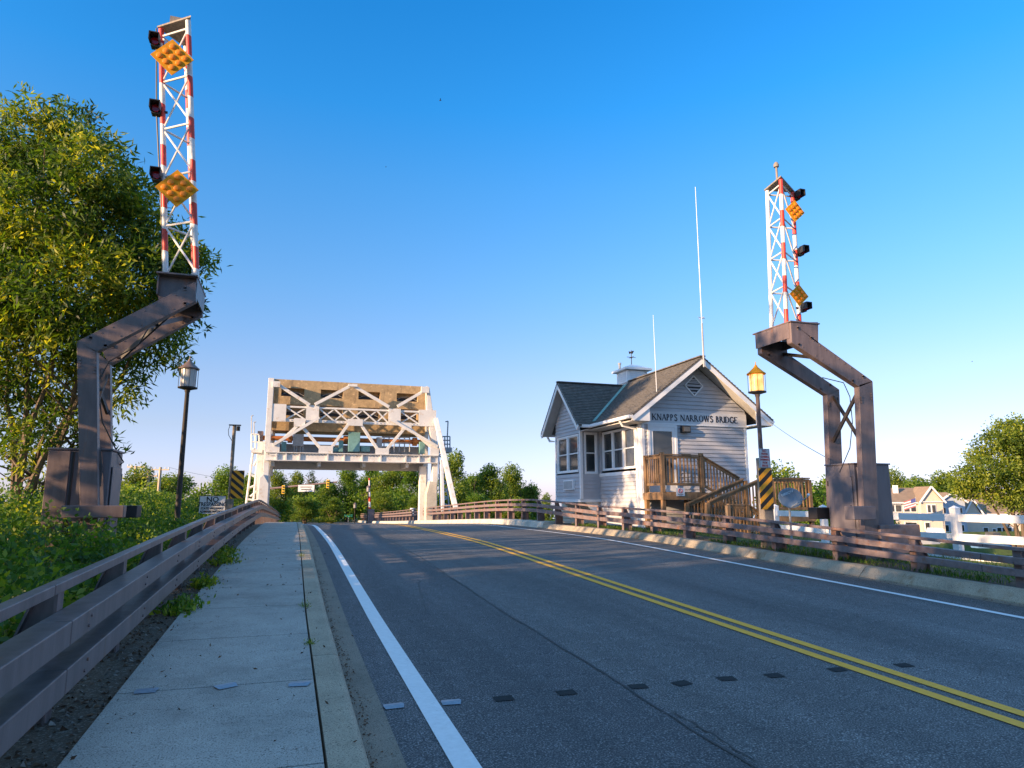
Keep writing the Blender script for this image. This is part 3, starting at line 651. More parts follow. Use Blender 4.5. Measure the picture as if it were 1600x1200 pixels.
MB().bb(p.x+.008, q.x-.008, 12.7465, 12.7475, p.z-.014, p.z-.008).bb(p.x+.008, q.x-.008, 12.7465, 12.7475, q.z+.008, q.z+.014).bb(p.x+.008, p.x+.014, 12.7465, 12.7475, q.z+.014, p.z-.014).bb(q.x-.014, q.x-.008, 12.7465, 12.7475, q.z+.014, p.z-.014).build('border', 'ink', sb)
for i, (s_, sz) in enumerate([('NO', .085), ('FISHING', .06), ('CRABBING', .06), ('SWIMMING', .06), ('FROM', .06), ('BRIDGE', .06)]):
    text(s_, sz, (cx_, 12.745, p.z-h_*(.12+.155*i)), (1, 0, 0), (0, 0, 1), 'red_ink', sb, sx=.78, off=.001)
# camera pole with hazard board, left of the sidewalk
yc = 24.2; p = onY(366.5, 665, yc)
t = thing('camera_pole', (p.x, yc, .3), 'pale steel pole with a traffic camera and mirrored hazard board by the left railing', 'camera pole')
MB().tube([(p.x, yc, -.2), (p.x, yc, p.z)], .055, 10).build('pole', 'grey_wood', t, smooth=True)
MB().bb(p.x-.12, p.x+.12, yc-.1, yc+.1, -.2, 1.6).build('base_post', 'grey_wood', t, bevel=.01)
MB().bb(p.x-.17, p.x+.2, yc-.07, yc+.07, p.z, p.z+.03).build('bracket', 'black', t); MB().tube([(p.x+.12, yc, p.z-.02), (p.x+.12, yc, p.z-.17)], .06, 10).build('camera_head', 'black', t, smooth=True)
MB().tube([(p.x-.14, yc, p.z-.01), (p.x-.18, yc, p.z-.15), (p.x-.16, yc, p.z-.32), (p.x-.05, yc, p.z-.5)], .01, 5).build('cable', 'black', t)
a, b = onY(362.5, 735, yc-.12), onY(379.5, 779, yc-.12); MB().bb(a.x, b.x, yc-.14, yc-.125, b.z, a.z).build('hazard_board', 'hazard_l', t)
# no trespassing sign
yt = 21.5; a, b = onY(312, 774.5, yt), onY(351.5, 803, yt)
t = thing('warning_sign', ((a.x+b.x)/2, yt, .2), 'white no trespassing sign with black lettering among the bushes', 'sign')
MB().tube([((a.x+b.x)/2, yt+.03, -.4), ((a.x+b.x)/2, yt+.03, a.z-.05)], .025, 8).build('post', 'grey_steel', t)
sb = MB().bb(a.x, b.x, yt-.012, yt, b.z, a.z).build('sign_plate', 'sign_white', t)
W_, H_ = b.x-a.x, a.z-b.z; cx_ = (a.x+b.x)/2
MB().bb(a.x, b.x, yt-.016, yt-.0125, a.z-.012, a.z).bb(a.x, b.x, yt-.016, yt-.0125, b.z, b.z+.012).bb(a.x, a.x+.012, yt-.016, yt-.0125, b.z+.012, a.z-.012).bb(b.x-.012, b.x, yt-.016, yt-.0125, b.z+.012, a.z-.012).build('border', 'ink', sb)
for s_, sz, fz, sx in (('NO', .21, .22, 1.0), ('TRESPASSING', .155, .48, .8), ('STATE HIGHWAY', .085, .7, .9), ('ADMINISTRATION', .085, .87, .9)):
    text(s_, sz, (cx_, yt-.015, a.z-H_*fz), (1, 0, 0), (0, 0, 1), 'ink', sb, sx=sx, off=.004)
# ------------------------------------------------------------------ lift bridge tower
def T(px, py, Y=47.0): return onY(px, py, Y)
tw = thing('bridge_tower', (4, 47, 0), 'white riveted steel drawbridge tower carrying a long concrete counterweight over the road', 'bridge tower')
W = 'white_steel'; YT = 47.0
def tb(name, a, b, w_, h_, mat=W, Y=YT, Y2=None, up=(0, 1, 0)):
    return MB().beam(T(*a, Y), T(*b, Y2 or Y), w_, h_, up=up).build(name, mat, tw)
# posts (box section), left and right
for nm, pts in (('post', [(421, 592), (415.5, 830)]), ('post', [(669.5, 603), (684, 830)])): pass
lp0 = T(424, 592); MB().bb(-1.55, -1.2, 46.6, 47.2, -5, lp0.z).build('post', W, tw, bevel=.02)
MB().bb(-1.5, -1.12, 47.9, 48.7, -5, lp0.z-.1).build('post', W, tw, bevel=.02)
MB().prismY([(8.92, 9.4), (9.08, 9.4), (9.78, 5.2), (9.78, -5), (9.45, -5), (9.42, 5.1), (8.92, 7.4)], 46.65, 47.25).build('post', W, tw, bevel=.02)
MB().bb(9.0, 9.35, 48.0, 48.8, -5, 9.3).build('post', W, tw, bevel=.02)
a = T(629, 728); MB().bb(T(658, 728).x, T(671, 728).x-.15, 47.3, 47.85, -5, T(650, 728).z).build('leg_plate', W, tw, bevel=.02)
a, b = T(662, 752, 46.2), T(694, 800, 46.2); MB().prismY([(a.x+.35, a.z), (a.x+.85, a.z-.05), (a.x+1.05, -5), (a.x+.1, -5), (a.x+.15, a.z-.9)], 45.9, 46.55).build('pedestal', 'pale_conc', tw, bevel=.03)
# back stays leaning towards the approach
MB().beam(T(681, 655, 46.6), onX(712, 796, 10.0), .28, .3, up=(0, 1, 0)).build('back_stay', W, tw, bevel=.01)
MB().beam(T(690, 720, 46.6), T(692, 800, 44.5), .2, .22, up=(0, 1, 0)).build('back_stay', W, tw, bevel=.01)
MB().prismY([(-1.9, -5), (-1.15, -5), (-1.15, 2.6), (-1.5, 3.2), (-1.72, 3.0)], 46.2, 46.58).build('pedestal', W, tw, bevel=.02)
# counterweight with recessed pockets
x0, x1 = T(428, 592, 47.6).x, T(666, 602, 47.6).x; zt, zb = T(428, 592, 47.6).z, T(428, 672, 47.6).z
yA, yB = 47.6, 50.0
zr = [zt, T(428, 605, 47.6).z, T(428, 618, 47.6).z, T(428, 631, 47.6).z, T(428, 648, 47.6).z, zb]
cols_ = [(439, 475), (501, 536), (560, 594), (620, 653)]
mb = MB(); mb.bb(x0, x1, yA+.55, yB, zb, zt)
def zrow(i): return zr[i]
for (r0, r1) in ((0, 1), (2, 3), (4, 5)): mb.bb(x0, x1, yA, yA+.55, zr[r1], zr[r0])
xe = [x0]
for a_, b_ in cols_: xe += [T(a_, 620, 47.6).x, T(b_, 620, 47.6).x]
xe.append(x1)
for (r0, r1) in ((1, 2), (3, 4)):
    for k in range(0, len(xe), 2): mb.bb(xe[k], xe[k+1], yA, yA+.55, zr[r1], zr[r0])
cwt = mb.build('counterweight', 'cweight', tw)
for a_, b_ in cols_:
    for (r0, r1) in ((1, 2), (3, 4)):
        xa, xb = T(a_, 620, 47.6).x, T(b_, 620, 47.6).x
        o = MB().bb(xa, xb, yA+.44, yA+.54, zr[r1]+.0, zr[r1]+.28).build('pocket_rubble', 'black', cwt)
        pts = [(xa+(xb-xa)*s_, yA+.35, zr[r1]+.12+.25*math.sin(s_*math.pi)) for s_ in (0, .25, .5, .75, 1)]
        MB().tube(pts, .02, 5).build('wire_loop', 'grey_steel', cwt)
MB().bb(x1, x1+.12, yA-.1, yB, zb+.2, zt+.02).bb(x0-.12, x0, yA-.1, yB, zb+.2, zt+.02).build('side_frame', W, tw)
# lattice girder
zA0, zA1 = T(421, 634).z, T(421, 655).z
LX0, LX1 = T(420, 640).x, T(680, 650).x
gd = MB().bb(LX0, LX1, 46.7, 46.95, zA0-.1, zA0+.02).bb(LX0, LX1, 46.7, 46.95, zA1-.14, zA1+.02).build('lattice_girder', W, tw)
mb = MB()
for (a_, b_) in ((447, 478), (498, 522), (522, 544), (544, 566), (566, 588), (588, 606), (625, 653)):
    xa, xb = T(a_, 645).x, T(b_, 645).x
    mb.beam((xa, 46.74, zA0-.08), (xb, 46.74, zA1), .09, .05, up=(0, 1, 0)).beam((xa, 46.80, zA1), (xb, 46.80, zA0-.08), .09, .05, up=(0, 1, 0))
mb.build('lattice_bars', W, gd)
for a_, b_ in ((421, 447), (478, 498), (606, 625), (653, 680)):
    xa, xb = T(a_, 645).x, T(b_, 645).x; MB().bb(xa, xb, 46.63, 46.68, zA1-.16, zA0+.1).build('gusset_plate', W, gd)
# diagonals
D = lambda a, b, w_=.19: MB().beam(T(*a, 46.62), T(*b, 46.62), w_, .16, up=(0, 1, 0)).build('diagonal', W, tw, bevel=.01)
D((433, 600), (484, 633), .2); D((492, 632), (546, 604), .2); D((554, 604), (608, 636), .2); D((621, 635), (664, 610), .2)
MB().bb(T(428, 600).x-.05, T(438, 600).x, 46.4, 46.6, T(433, 602).z-.2, T(433, 598).z).bb(T(656, 610).x, T(668, 610).x, 46.4, 46.6, T(656, 612).z-.15, T(656, 606).z).bb(T(543, 604).x, T(557, 604).x, 46.4, 46.6, T(550, 606).z, T(550, 602).z).build('joint_plate', W, tw)
D((466, 664), (430, 698)); D((470, 664), (502, 702)); D((516, 702), (545, 662)); D((563, 662), (592, 705)); D((602, 705), (634, 667)); D((637, 667), (678, 702))
MB().beam(T(499, 652, 46.45), T(427, 695, 46.45), .18, .1, up=(0, 1, 0)).build('diagonal', W, tw); MB().beam(T(610, 655, 46.45), T(684, 698, 46.45), .18, .1, up=(0, 1, 0)).build('diagonal', W, tw)
for (cx_, cy_, w_, h_) in ((468, 660, .7, .55), (555, 660, 1.0, .45), (635, 666, .7, .5), (509, 703, .9, .55), (597, 706, .9, .5), (429, 702, .6, .8), (679, 704, .6, .9)):
    c = T(cx_, cy_, 46.5); MB().box((c.x, 46.5, c.z), (w_, .03, h_)).build('joint_plate', W, tw)
# bottom girder, soffit
zB0, zB1 = T(421, 708).z, T(421, 719).z
bx0, bx1 = LX0-.02, T(682, 715).x
bgd = MB().bb(bx0, bx1, 46.55, 46.62, zB1, zB0).bb(bx0, bx1, 46.4, 46.9, zB0, zB0+.05).bb(bx0, bx1, 46.4, 46.9, zB1-.05, zB1).build('bottom_girder', W, tw)
mb = MB()
for (cx_) in (432, 447, 468, 512, 538, 566, 595, 634, 655, 672):
    c = T(cx_, 712, 46.5); mb.bb(c.x-.05, c.x+.05, 46.45, 46.55, zB1, zB0)
mb.build('stiffener', W, bgd)
mb = MB(); i = bx0+.15
while i < bx1: mb.box((i, 46.53, zB0-.09), (.06, .04, .06)); i += .22
i = LX0+.2
while i < LX1: mb.box((i, 46.69, zA1-.05), (.05, .03, .05)); i += .25
mb.build('rivets', 'grey_steel', bgd)
MB().bb(-1.1, 9.0, 46.9, 48.9, zB1-.02, zB1+.12).build('soffit', 'soffit', tw)
MB().bb(-1.15, 9.1, 48.9, 49.1, zB1-.5, zB0+.1).build('rear_girder', 'soffit', tw)
for k in range(4):
    MB().bb(-1.1+k*2.9, -.9+k*2.9, 46.9, 48.9, zB1-.35, zB1-.03).build('floor_beam', W, tw)
MB().bb(-1.3, -1.0, 48.8, 49.4, 3.2, 9.2).build('rear_post', W, tw)
# machinery deck
s0 = T(404, 684, 47.9); s1 = T(676, 694, 47.9)
MB().tube([(T(412, 686, 47.9).x-.3, 47.9, s0.z), (s1.x, 47.9, s0.z-.0)], .16, 12).build('drive_shaft', 'rust', tw, smooth=True)
for px in (453, 540, 648): c = T(px, 688, 47.9); MB().tube([(c.x-.15, 47.9, s0.z), (c.x+.15, 47.9, s0.z)], .3, 10).build('shaft_coupling', 'rust', tw)
c = T(409, 688, 47.9); MB().box((c.x-.1, 47.9, s0.z+.05), (.35, .6, .75)).build('pinion_box', 'brown_rust', tw, bevel=.02)
def boxpx(nm, a, b, Y, d, m): p, q = T(*a, Y), T(*b, Y); return MB().bb(p.x, q.x, Y, Y+d, q.z, p.z).build(nm, m, tw, bevel=.02)
boxpx('control_cabinet', (458, 678), (474, 697), 47.4, .4, 'grey_steel')
for px in (459, 463, 469, 473): boxpx('cabinet_leg', (px, 697), (px+1, 707), 47.4, .1, 'grey_steel')
boxpx('gear_housing', (545, 675), (562, 706), 47.1, .6, 'teal'); boxpx('gear_housing', (440, 690), (447, 706), 47.3, .5, 'teal')
boxpx('gear_housing', (530, 688), (536, 706), 47.3, .5, 'teal'); boxpx('motor', (518, 699), (530, 706), 47.4, .6, 'teal'); boxpx('motor', (564, 697), (578, 706), 47.3, .6, 'teal')
boxpx('bearing_block', (656, 690), (664, 709), 47.3, .5, 'teal')
boxpx('control_cabinet', (589, 683), (597, 700), 47.6, .5, 'grey_steel')
mb = MB()
for a, b in (((597, 683), (640, 683.5)), ((600, 691), (640, 692))): mb.tube([T(*a, 47.8), T(*b, 47.8)], .05, 6)
for px in (600, 608, 616, 624, 632, 640): mb.tube([T(px, 683, 47.8), T(px, 706, 47.8)], .045, 6)
mb.build('handrail', 'grey_steel', tw)
MB().bb(-1.0, 8.9, 48.6, 48.64, zB0, zB0+.75).build('parapet_sheet', 'grey_steel', tw)
# side stair tower on the left
def tube_part(nm, pl, r, m=W, n=6):
    mb = MB()
    for a, b in pl: mb.tube([a, b], r, n)
    return mb.build(nm, m, tw)
YL = 47.5; V = lambda px, py: onY(px, py, YL)
tube_part('ladder_frame', [(V(396, 700), V(384, 792)), (V(404, 700), V(395, 792)), (V(410, 690), V(405, 800)), (V(396, 728), V(402, 718)), (V(393, 742), V(404, 748)), (V(390, 762), V(400, 758)), (V(391, 776), V(404, 765)), (V(386, 780), V(402, 782))], .08)
MB().beam(V(409, 690), V(406, 805), .5, .3, up=(0, 1, 0)).build('ladder_column', W, tw)
tube_part('ladder_rungs', [(V(405, 700+i*5), V(412, 700+i*5)) for i in range(18)], .04, 'grey_steel')
p = V(393, 705); q = V(410, 702); MB().bb(p.x, q.x, 47.2, 48.6, p.z-.1, p.z+.1).build('platform', W, tw)
tube_part('platform_rail', [(V(393, 678), V(393, 703)), (V(399, 678), V(399, 703)), (V(405, 680), V(405, 703)), (V(393, 678), V(405, 679)), (V(393, 690), V(405, 691))], .05)
tube_part('platform_lamp', [(V(393, 680), V(393, 650)), (V(393, 650), V(396, 649)), (V(397, 682), V(397, 660)), (V(397, 660), V(400, 659))], .035, 'grey_steel')
YR = 50.5; V = lambda px, py: onY(px-39, py, YR)
p = V(728, 702); q = V(742, 698); mb = MB(); MB().bb(p.x, q.x, 49.8, 51.2, p.z-.25, p.z+.1).build('platform', 'grey_steel', tw)
tube_part('platform_rail', [(V(px, 682), V(px, 702)) for px in (730, 734, 738, 742)]+[(V(729, y), V(742, y)) for y in (682, 688, 694)], .05, 'grey_steel')
tube_part('platform_lamp', [(V(738, 682), V(739, 658)), (V(739, 658), V(735, 659)), (V(726, 690), V(726, 667)), (V(726, 667), V(723, 667))], .05, 'grey_steel')
tube_part('access_truss', [(V(724, 690), V(727, 800)), (V(734, 700), V(741, 800))]+[(V(724+i*.4, 700+i*12), V(735+i*.7, 706+i*12)) for i in range(8)]+[(V(735+i*.7, 706+i*12), V(724+i*.4, 712+i*12)) for i in range(8)], .05, M['blue_siding'])
# ------------------------------------------------------------------ bridge keeper's house
HX0, HX1, HY0, HY1 = 10.97, 15.05, 20.0, 27.0; ZB = .3; ZE = 4.2; RX = 13.01
hs = thing('bridge_house', (13, 23, .4), 'grey blue clapboard bridge keeper house with gabled roof and white cupola', 'house')
SLP = (6.33-4.31)/(13.02-10.32)           # roof slope
def clap(org, u, nrm, w0, w1, z0, z1, holes, lim=None, pitch=.135, mat='siding', parent=hs, name='wall'):
    mb = MB(); z = z0; u = Vector(u); nrm = Vector(nrm); org = Vector(org)
    while z < z1-1e-3:
        zt_ = min(z+pitch, z1); zm = (z+zt_)/2; a, b = w0, w1
        if lim: a, b = lim(zm); a = max(a, w0); b = min(b, w1)
        iv = [(a, b)] if b > a else []
        cut = False
        for (h0, h1, hz0, hz1) in holes:
            if hz0 < zm < hz1:
                cut = True; nv = []
                for (p_, q_) in iv:
                    if h0 > p_: nv.append((p_, min(q_, h0)))
                    if h1 < q_: nv.append((max(p_, h1), q_))
                iv = [t_ for t_ in nv if t_[1]-t_[0] > .01]
        for (p_, q_) in iv:
            A = org+u*p_; B = org+u*q_; pr = nrm*.03; b0 = nrm*.001; A2, B2 = A, B
            if lim and not cut:
                l0, l1 = lim(z), lim(zt_); A = org+u*max(l0[0], w0); B = org+u*min(l0[1], w1); A2 = org+u*min(max(l1[0], w0), (w0+w1)/2); B2 = org+u*max(min(l1[1], w1), (w0+w1)/2)
            mb.add([A+pr+Vector((0, 0, z)), B+pr+Vector((0, 0, z)), B2+b0+Vector((0, 0, zt_)), A2+b0+Vector((0, 0, zt_)), A-nrm*.02+Vector((0, 0, z)), B-nrm*.02+Vector((0, 0, z))], [(0, 1, 2, 3), (4, 5, 1, 0)])
        z = zt_
    return mb.build(name, mat, parent)
def window(org, u, nrm, u0, u1, z0, z1, parent=hs, double=True, fr=.06):
    org = Vector(org); u = Vector(u); nrm = Vector(nrm)
    def rb(mb, a, b, c, d, o0, o1):
        P_ = [org+u*a+nrm*o0, org+u*b+nrm*o0, org+u*b+nrm*o1, org+u*a+nrm*o1]
        mb.add([Vector((p_.x, p_.y, c)) for p_ in P_]+[Vector((p_.x, p_.y, d)) for p_ in P_], [(3, 2, 1, 0), (4, 5, 6, 7), (0, 1, 5, 4), (1, 2, 6, 5), (2, 3, 7, 6), (3, 0, 4, 7)])
    mb = MB(); rb(mb, u0-fr, u0, z0-fr, z1+fr, -.05, .03); rb(mb, u1, u1+fr, z0-fr, z1+fr, -.05, .03); rb(mb, u0, u1, z1, z1+fr, -.05, .03); rb(mb, u0, u1, z0-fr, z0, -.05, .035)
    wn = mb.build('window', 'trim', parent)
    mb = MB(); s_ = .03
    rb(mb, u0, u0+s_, z0, z1, -.04, 0); rb(mb, u1-s_, u1, z0, z1, -.04, 0); rb(mb, u0+s_, u1-s_, z1-s_, z1, -.04, 0); rb(mb, u0+s_, u1-s_, z0, z0+s_, -.04, 0)
    if double: zm = z0+(z1-z0)*.5; rb(mb, u0+s_, u1-s_, zm-.02, zm+.02, -.038, 0.004)
    mb.build('sash', 'trim', wn)
    mb = MB(); rb(mb, u0+.005, u1-.005, z0+.005, z1-.005, -.055, -.03); mb.build('pane', 'glass', wn)
    return wn
# front wall (faces the approach)
lim = lambda z: (0, 4.08) if z < 4.6 else ((z-4.6)/SLP*.955, 4.08-(z-4.6)/SLP*.955)
door = (.30, 1.24, 1.79, 4.05)
clap((HX0, HY0, 0), (1, 0, 0), (0, -1, 0), 0, HX1-HX0, ZB, 6.15, [door], lim)
o = MB().bb(HX0, HX0+.10, HY0-.03, HY0, ZB, 4.08).bb(HX1-.10, HX1, HY0-.03, HY0, ZB, 4.08).build('corner_board', 'trim', hs)
sg = MB().bb(HX0, HX1, HY0-.045, HY0-.012, 4.1, 4.5).build('name_board', 'signboard', hs)
MB().bb(HX0, HX1, HY0-.06, HY0-.012, 4.05, 4.10).build('name_board_moulding', 'trim', sg)
# serif lettering built stroke by stroke
GL = {'K': [((0, 0), (0, 1), 1), ((0, .42), (.6, 1), 0), ((.2, .6), (.68, 0), 1), 'a0', 'a1', ('f', .6, 1), ('f', .68, 0)],
 'N': [((0, 0), (0, 1), 0), ((0, 1), (.7, 0), 1), ((.7, 0), (.7, 1), 0), 'a0', ('f', 0, 1), ('f', .7, 1)],
 'A': [((0, 0), (.36, 1), 0), ((.36, 1), (.74, 0), 1), ((.14, .36), (.6, .36), 0), ('f', 0, 0), ('f', .74, 0)],
 'P': [((0, 0), (0, 1), 1), 'a0', 'a1', ('arc', 0, .74, .36, .26)],
 'S': [('pl', [(.48, .82), (.4, .96), (.22, 1), (.06, .9), (.04, .74), (.16, .6), (.38, .48), (.5, .33), (.48, .12), (.32, 0), (.12, .02), (.02, .18)])],
 'R': [((0, 0), (0, 1), 1), 'a0', 'a1', ('arc', 0, .74, .36, .26), ((.25, .48), (.66, 0), 1), ('f', .66, 0)],
 'O': [('ell', .4, .5, .38, .5)],
 'W': [((0, 1), (.28, 0), 1), ((.28, 0), (.5, 1), 0), ((.5, 1), (.76, 0), 1), ((.76, 0), (1.0, 1), 0), ('f', 0, 1), ('f', .5, 1), ('f', 1, 1)],
 'B': [((0, 0), (0, 1), 1), 'a0', 'a1', ('arc', 0, .76, .32, .24), ('arc', 0, .27, .4, .27)],
 'I': [((0, 0), (0, 1), 1), 'a0', 'a1'],
 'D': [((0, 0), (0, 1), 1), 'a0', 'a1', ('arc', 0, .5, .66, .5)],
 'G': [('pl', [(.7, .8), (.56, .97), (.36, 1), (.12, .88), (.02, .62), (.02, .38), (.12, .12), (.36, 0), (.6, .04), (.72, .14), (.72, .42)]), ('f', .7, .42)],
 'E': [((0, 0), (0, 1), 1), 'a0', 'a1', ((0, 1), (.52, 1), 0), ((0, .52), (.4, .52), 0), ((0, 0), (.55, 0), 0), ((.52, 1), (.52, .86), 0), ((.55, 0), (.55, .16), 0)]}
WD = {'K': .7, 'N': .7, 'A': .74, 'P': .48, 'S': .5, 'R': .66, 'O': .78, 'W': 1.0, 'B': .5, 'I': .02, 'D': .7, 'G': .74, 'E': .55, ' ': .28}
S = 'KNAPPS NARROWS BRIDGE'; tot = sum(WD[ch] for ch in S)+.27*(len(S)-1)
xA, xB = onY(1018.5, 648, HY0).x, onY(1150, 650, HY0).x; H_ = .205; sxx = (xB-xA)/(tot*H_)
mb = MB(); cur = 0; z0_ = 4.195
def stroke(p, q, thk):
    P_ = Vector((xA+(cur+p[0])*H_*sxx, HY0-.05, z0_+p[1]*H_)); Q_ = Vector((xA+(cur+q[0])*H_*sxx, HY0-.05, z0_+q[1]*H_))
    mb.beam(P_, Q_, .006+.0, (.036 if thk else .018), up=(Q_-P_).cross(Vector((0, 1, 0))))
for ch in S:
    for e in GL.get(ch, []):
        if e == 'a0': stroke((-.1, .02), (.1, .02), 0)
        elif e == 'a1': stroke((-.1, .98), (.1, .98), 0)
        elif e[0] == 'f': stroke((e[1]-.11, e[2]*.96+.02), (e[1]+.11, e[2]*.96+.02), 0)
        elif e[0] == 'arc':
            _, ax_, cz_, rx_, rz_ = e; pp = [(ax_, cz_+rz_)]+[(ax_+rx_*.35+rx_*.65*math.sin(t_), cz_+rz_*math.cos(t_)) for t_ in [math.pi*k/8 for k in range(9)]]+[(ax_, cz_-rz_)]
            for i in range(len(pp)-1): stroke(pp[i], pp[i+1], 1 if 2 < i < 7 else 0)
        elif e[0] == 'ell':
            _, cx_, cz_, rx_, rz_ = e; pp = [(cx_+rx_*math.sin(t_), cz_+rz_*math.cos(t_)) for t_ in [2*math.pi*k/16 for k in range(17)]]
            for i in range(16): stroke(pp[i], pp[i+1], 1 if (2 <= i <= 5 or 10 <= i <= 13) else 0)
        elif e[0] == 'pl':
            for i in range(len(e[1])-1): stroke(e[1][i], e[1][i+1], 1)
        else: stroke(*e)
    cur += WD[ch]+.27
mb.build('lettering', 'ink', sg)
# door with glass storm panel
dr = MB(); d0, d1 = HX0+.30, HX0+1.24
dr.bb(d0-.08, d0+.0, HY0-.05, HY0, 1.79, 4.05).bb(d1, d1+.08, HY0-.05, HY0, 1.79, 4.05).bb(d0, d1, HY0-.05, HY0, 3.97, 4.05)
do = dr.build('door_frame', 'trim', hs)
dd = MB().bb(d0, d0+.11, HY0-.03, HY0+.01, 1.8, 3.97).bb(d1-.11, d1, HY0-.03, HY0+.01, 1.8, 3.97).bb(d0+.11, d1-.11, HY0-.03, HY0+.01, 3.83, 3.97).bb(d0+.11, d1-.11, HY0-.03, HY0+.01, 1.8, 2.05).build('door', 'trim', hs)
MB().bb(d0+.11, d1-.11, HY0-.015, HY0+.0, 2.05, 3.83).build('door_glass', 'glass', dd)
MB().bb(d1-.08, d1-.03, HY0-.07, HY0-.03, 2.9, 3.02).build('handle', 'black', dd)
fl = MB().bb(12.41, 12.73, HY0-.2, HY0-.03, 3.8, 4.02).build('flood_light', 'black', hs, bevel=.02)
MB().bb(12.45, 12.69, HY0-.215, HY0-.201, 3.83, 3.98).build('lens', 'glass', fl)
MB().bb(12.43, 12.78, HY0-.04, HY0-.017, 3.02, 3.1).build('number_plate', 'black', hs)
MB().bb(12.5, 12.7, HY0-.046, HY0-.041, 3.045, 3.075).build('number_plate_mark', 'sign_white', hs)
# diamond gable vent
vx, vz, vr = 13.02, 5.42, .35
vt = MB().beam((vx-vr, HY0-.03, vz), (vx, HY0-.03, vz+vr), .04, .05, up=(0, 1, 0)).beam((vx, HY0-.03, vz+vr), (vx+vr, HY0-.03, vz), .04, .05, up=(0, 1, 0)).beam((vx+vr, HY0-.03, vz), (vx, HY0-.03, vz-vr), .04, .05, up=(0, 1, 0)).beam((vx, HY0-.03, vz-vr), (vx-vr, HY0-.03, vz), .04, .05, up=(0, 1, 0)).build('gable_vent', 'trim', hs)
MB().prismY([(vx-vr, vz), (vx, vz+vr), (vx+vr, vz), (vx, vz-vr)], HY0-.022, HY0-.019).build('vent_back', 'black', vt)
mb = MB()
for k in range(-2, 3):
    zz = vz+k*.11; hw = vr-abs(k*.11)-.03; mb.add([(vx-hw, HY0-.045, zz-.03), (vx+hw, HY0-.045, zz-.03), (vx+hw, HY0-.024, zz+.02), (vx-hw, HY0-.024, zz+.02)], [(0, 1, 2, 3)])
mb.build('louvres', 'siding', vt)
# left wall facing the road
BY0, BY1, BX = 23.2, 25.65, 10.2
holes = [(.42, 1.22, 2.62, 4.0), (1.29, 2.05, 2.62, 4.0), (2.12, 2.88, 2.62, 4.0)]
clap((HX0, HY0, 0), (0, 1, 0), (-1, 0, 0), 0, BY0-HY0, ZB, 4.1, [(.3, 3.0, 2.5, 4.08)])
clap((HX0, BY0, 0), (0, 1, 0), (-1, 0, 0), 0, HY1-BY0, -.5, 4.1, [(0, 2.45, 1.6, 4.1)], mat='cream')
for (a_, b_, c_, d_) in holes: window((HX0, HY0, 0), (0, 1, 0), (-1, 0, 0), a_+.04, b_-.0, c_+.05, d_-.02, fr=.05)
MB().bb(HX0-.035, HX0, HY0, HY0+.12, ZB, 4.1).bb(HX0-.04, HX0+.0, HY0+.3, BY0-.02, 2.42, 2.54).build('corner_board', 'trim', hs)
clap((HX1, HY0, 0), (0, 1, 0), (1, 0, 0), 0, HY1-HY0, -.5, 4.1, []); clap((HX0, HY1, 0), (1, 0, 0), (0, 1, 0), 0, HX1-HX0, -.5, 5.95, [], lim)
# bay: small face towards the approach, wide face towards the road
clap((BX, BY0, 0), (1, 0, 0), (0, -1, 0), 0, HX0-BX, 1.6, 4.12, [(.12, .66, 2.5, 4.08)])
window((BX, BY0, 0), (1, 0, 0), (0, -1, 0), .19, .6, 2.58, 4.0)
ly = (BY0+BY1)/2
limb = lambda z: (0, BY1-BY0) if z < 4.72 else ((z-4.72)*1.02, BY1-BY0-(z-4.72)*1.02)
clap((BX, BY0, 0), (0, 1, 0), (-1, 0, 0), 0, BY1-BY0, 1.6, 5.9, [(.15, 2.3, 2.55, 4.02)], limb)
window((BX, BY0, 0), (0, 1, 0), (-1, 0, 0), .22, 1.15, 2.66, 3.95); window((BX, BY0, 0), (0, 1, 0), (-1, 0, 0), 1.28, 2.2, 2.66, 3.95)
ac = MB().bb(BX-.1, BX, BY0+.55, BY0+1.5, 1.95, 2.32).build('air_conditioner', 'trim', hs, bevel=.01)
MB().bb(BX-.106, BX-.101, BY0+.6, BY0+1.45, 1.99, 2.28).build('grille', 'grey_steel', ac)
MB().bb(BX-.04, BX+.06, BY0-.04, BY0+.06, 1.58, 4.1).bb(BX-.03, BX+.05, BY1-.06, BY1+.03, 1.58, 4.1).build('corner_board', 'trim', hs)
MB().bb(BX-.04, HX0, BY0-.04, BY1+.04, 1.5, 1.6).build('bay_base', 'trim', hs); clap((BX, BY1, 0), (1, 0, 0), (0, 1, 0), 0, HX0-BX, 1.6, 4.12, [])
MB().prismY([(BX+.2, 1.5), (HX0, 1.5), (HX0, .9)], BY0+.1, BY0+.25).prismY([(BX+.2, 1.5), (HX0, 1.5), (HX0, .9)], BY1-.3, BY1-.15).build('bay_bracket', 'trim', hs)
# roofs in shingle courses
def roofplane(e0, e1, r0, r1, parent=hs, n=26, name='roof', mat='shingle', th=.05):
    e0, e1, r0, r1 = map(Vector, (e0, e1, r0, r1)); mb = MB(); nn = (e1-e0).cross(r0-e0).normalized()
    if nn.z < 0: nn = -nn
    for i in range(n):
        a, b = i/n, (i+1)/n; A, B = e0.lerp(r0, a), e1.lerp(r1, a); C, D_ = e0.lerp(r0, b), e1.lerp(r1, b)
        mb.add([A+nn*.022, B+nn*.022, D_, C, A, B], [(0, 1, 2, 3), (4, 5, 1, 0)])
    mb.add([e0-nn*th, e1-nn*th, r1-nn*th, r0-nn*th], [(0, 1, 2, 3)])
    mb.add([e0, e1, e1-nn*th, e0-nn*th, r0, r0-nn*th, r1, r1-nn*th], [(0, 1, 2, 3), (0, 3, 5, 4), (1, 2, 7, 6)])
    return mb.build(name, mat, parent)
RY0, RY1 = 19.35, 27.6; EX0, EX1 = 10.32, 15.70; ZR = 6.33; ZEV = 4.27
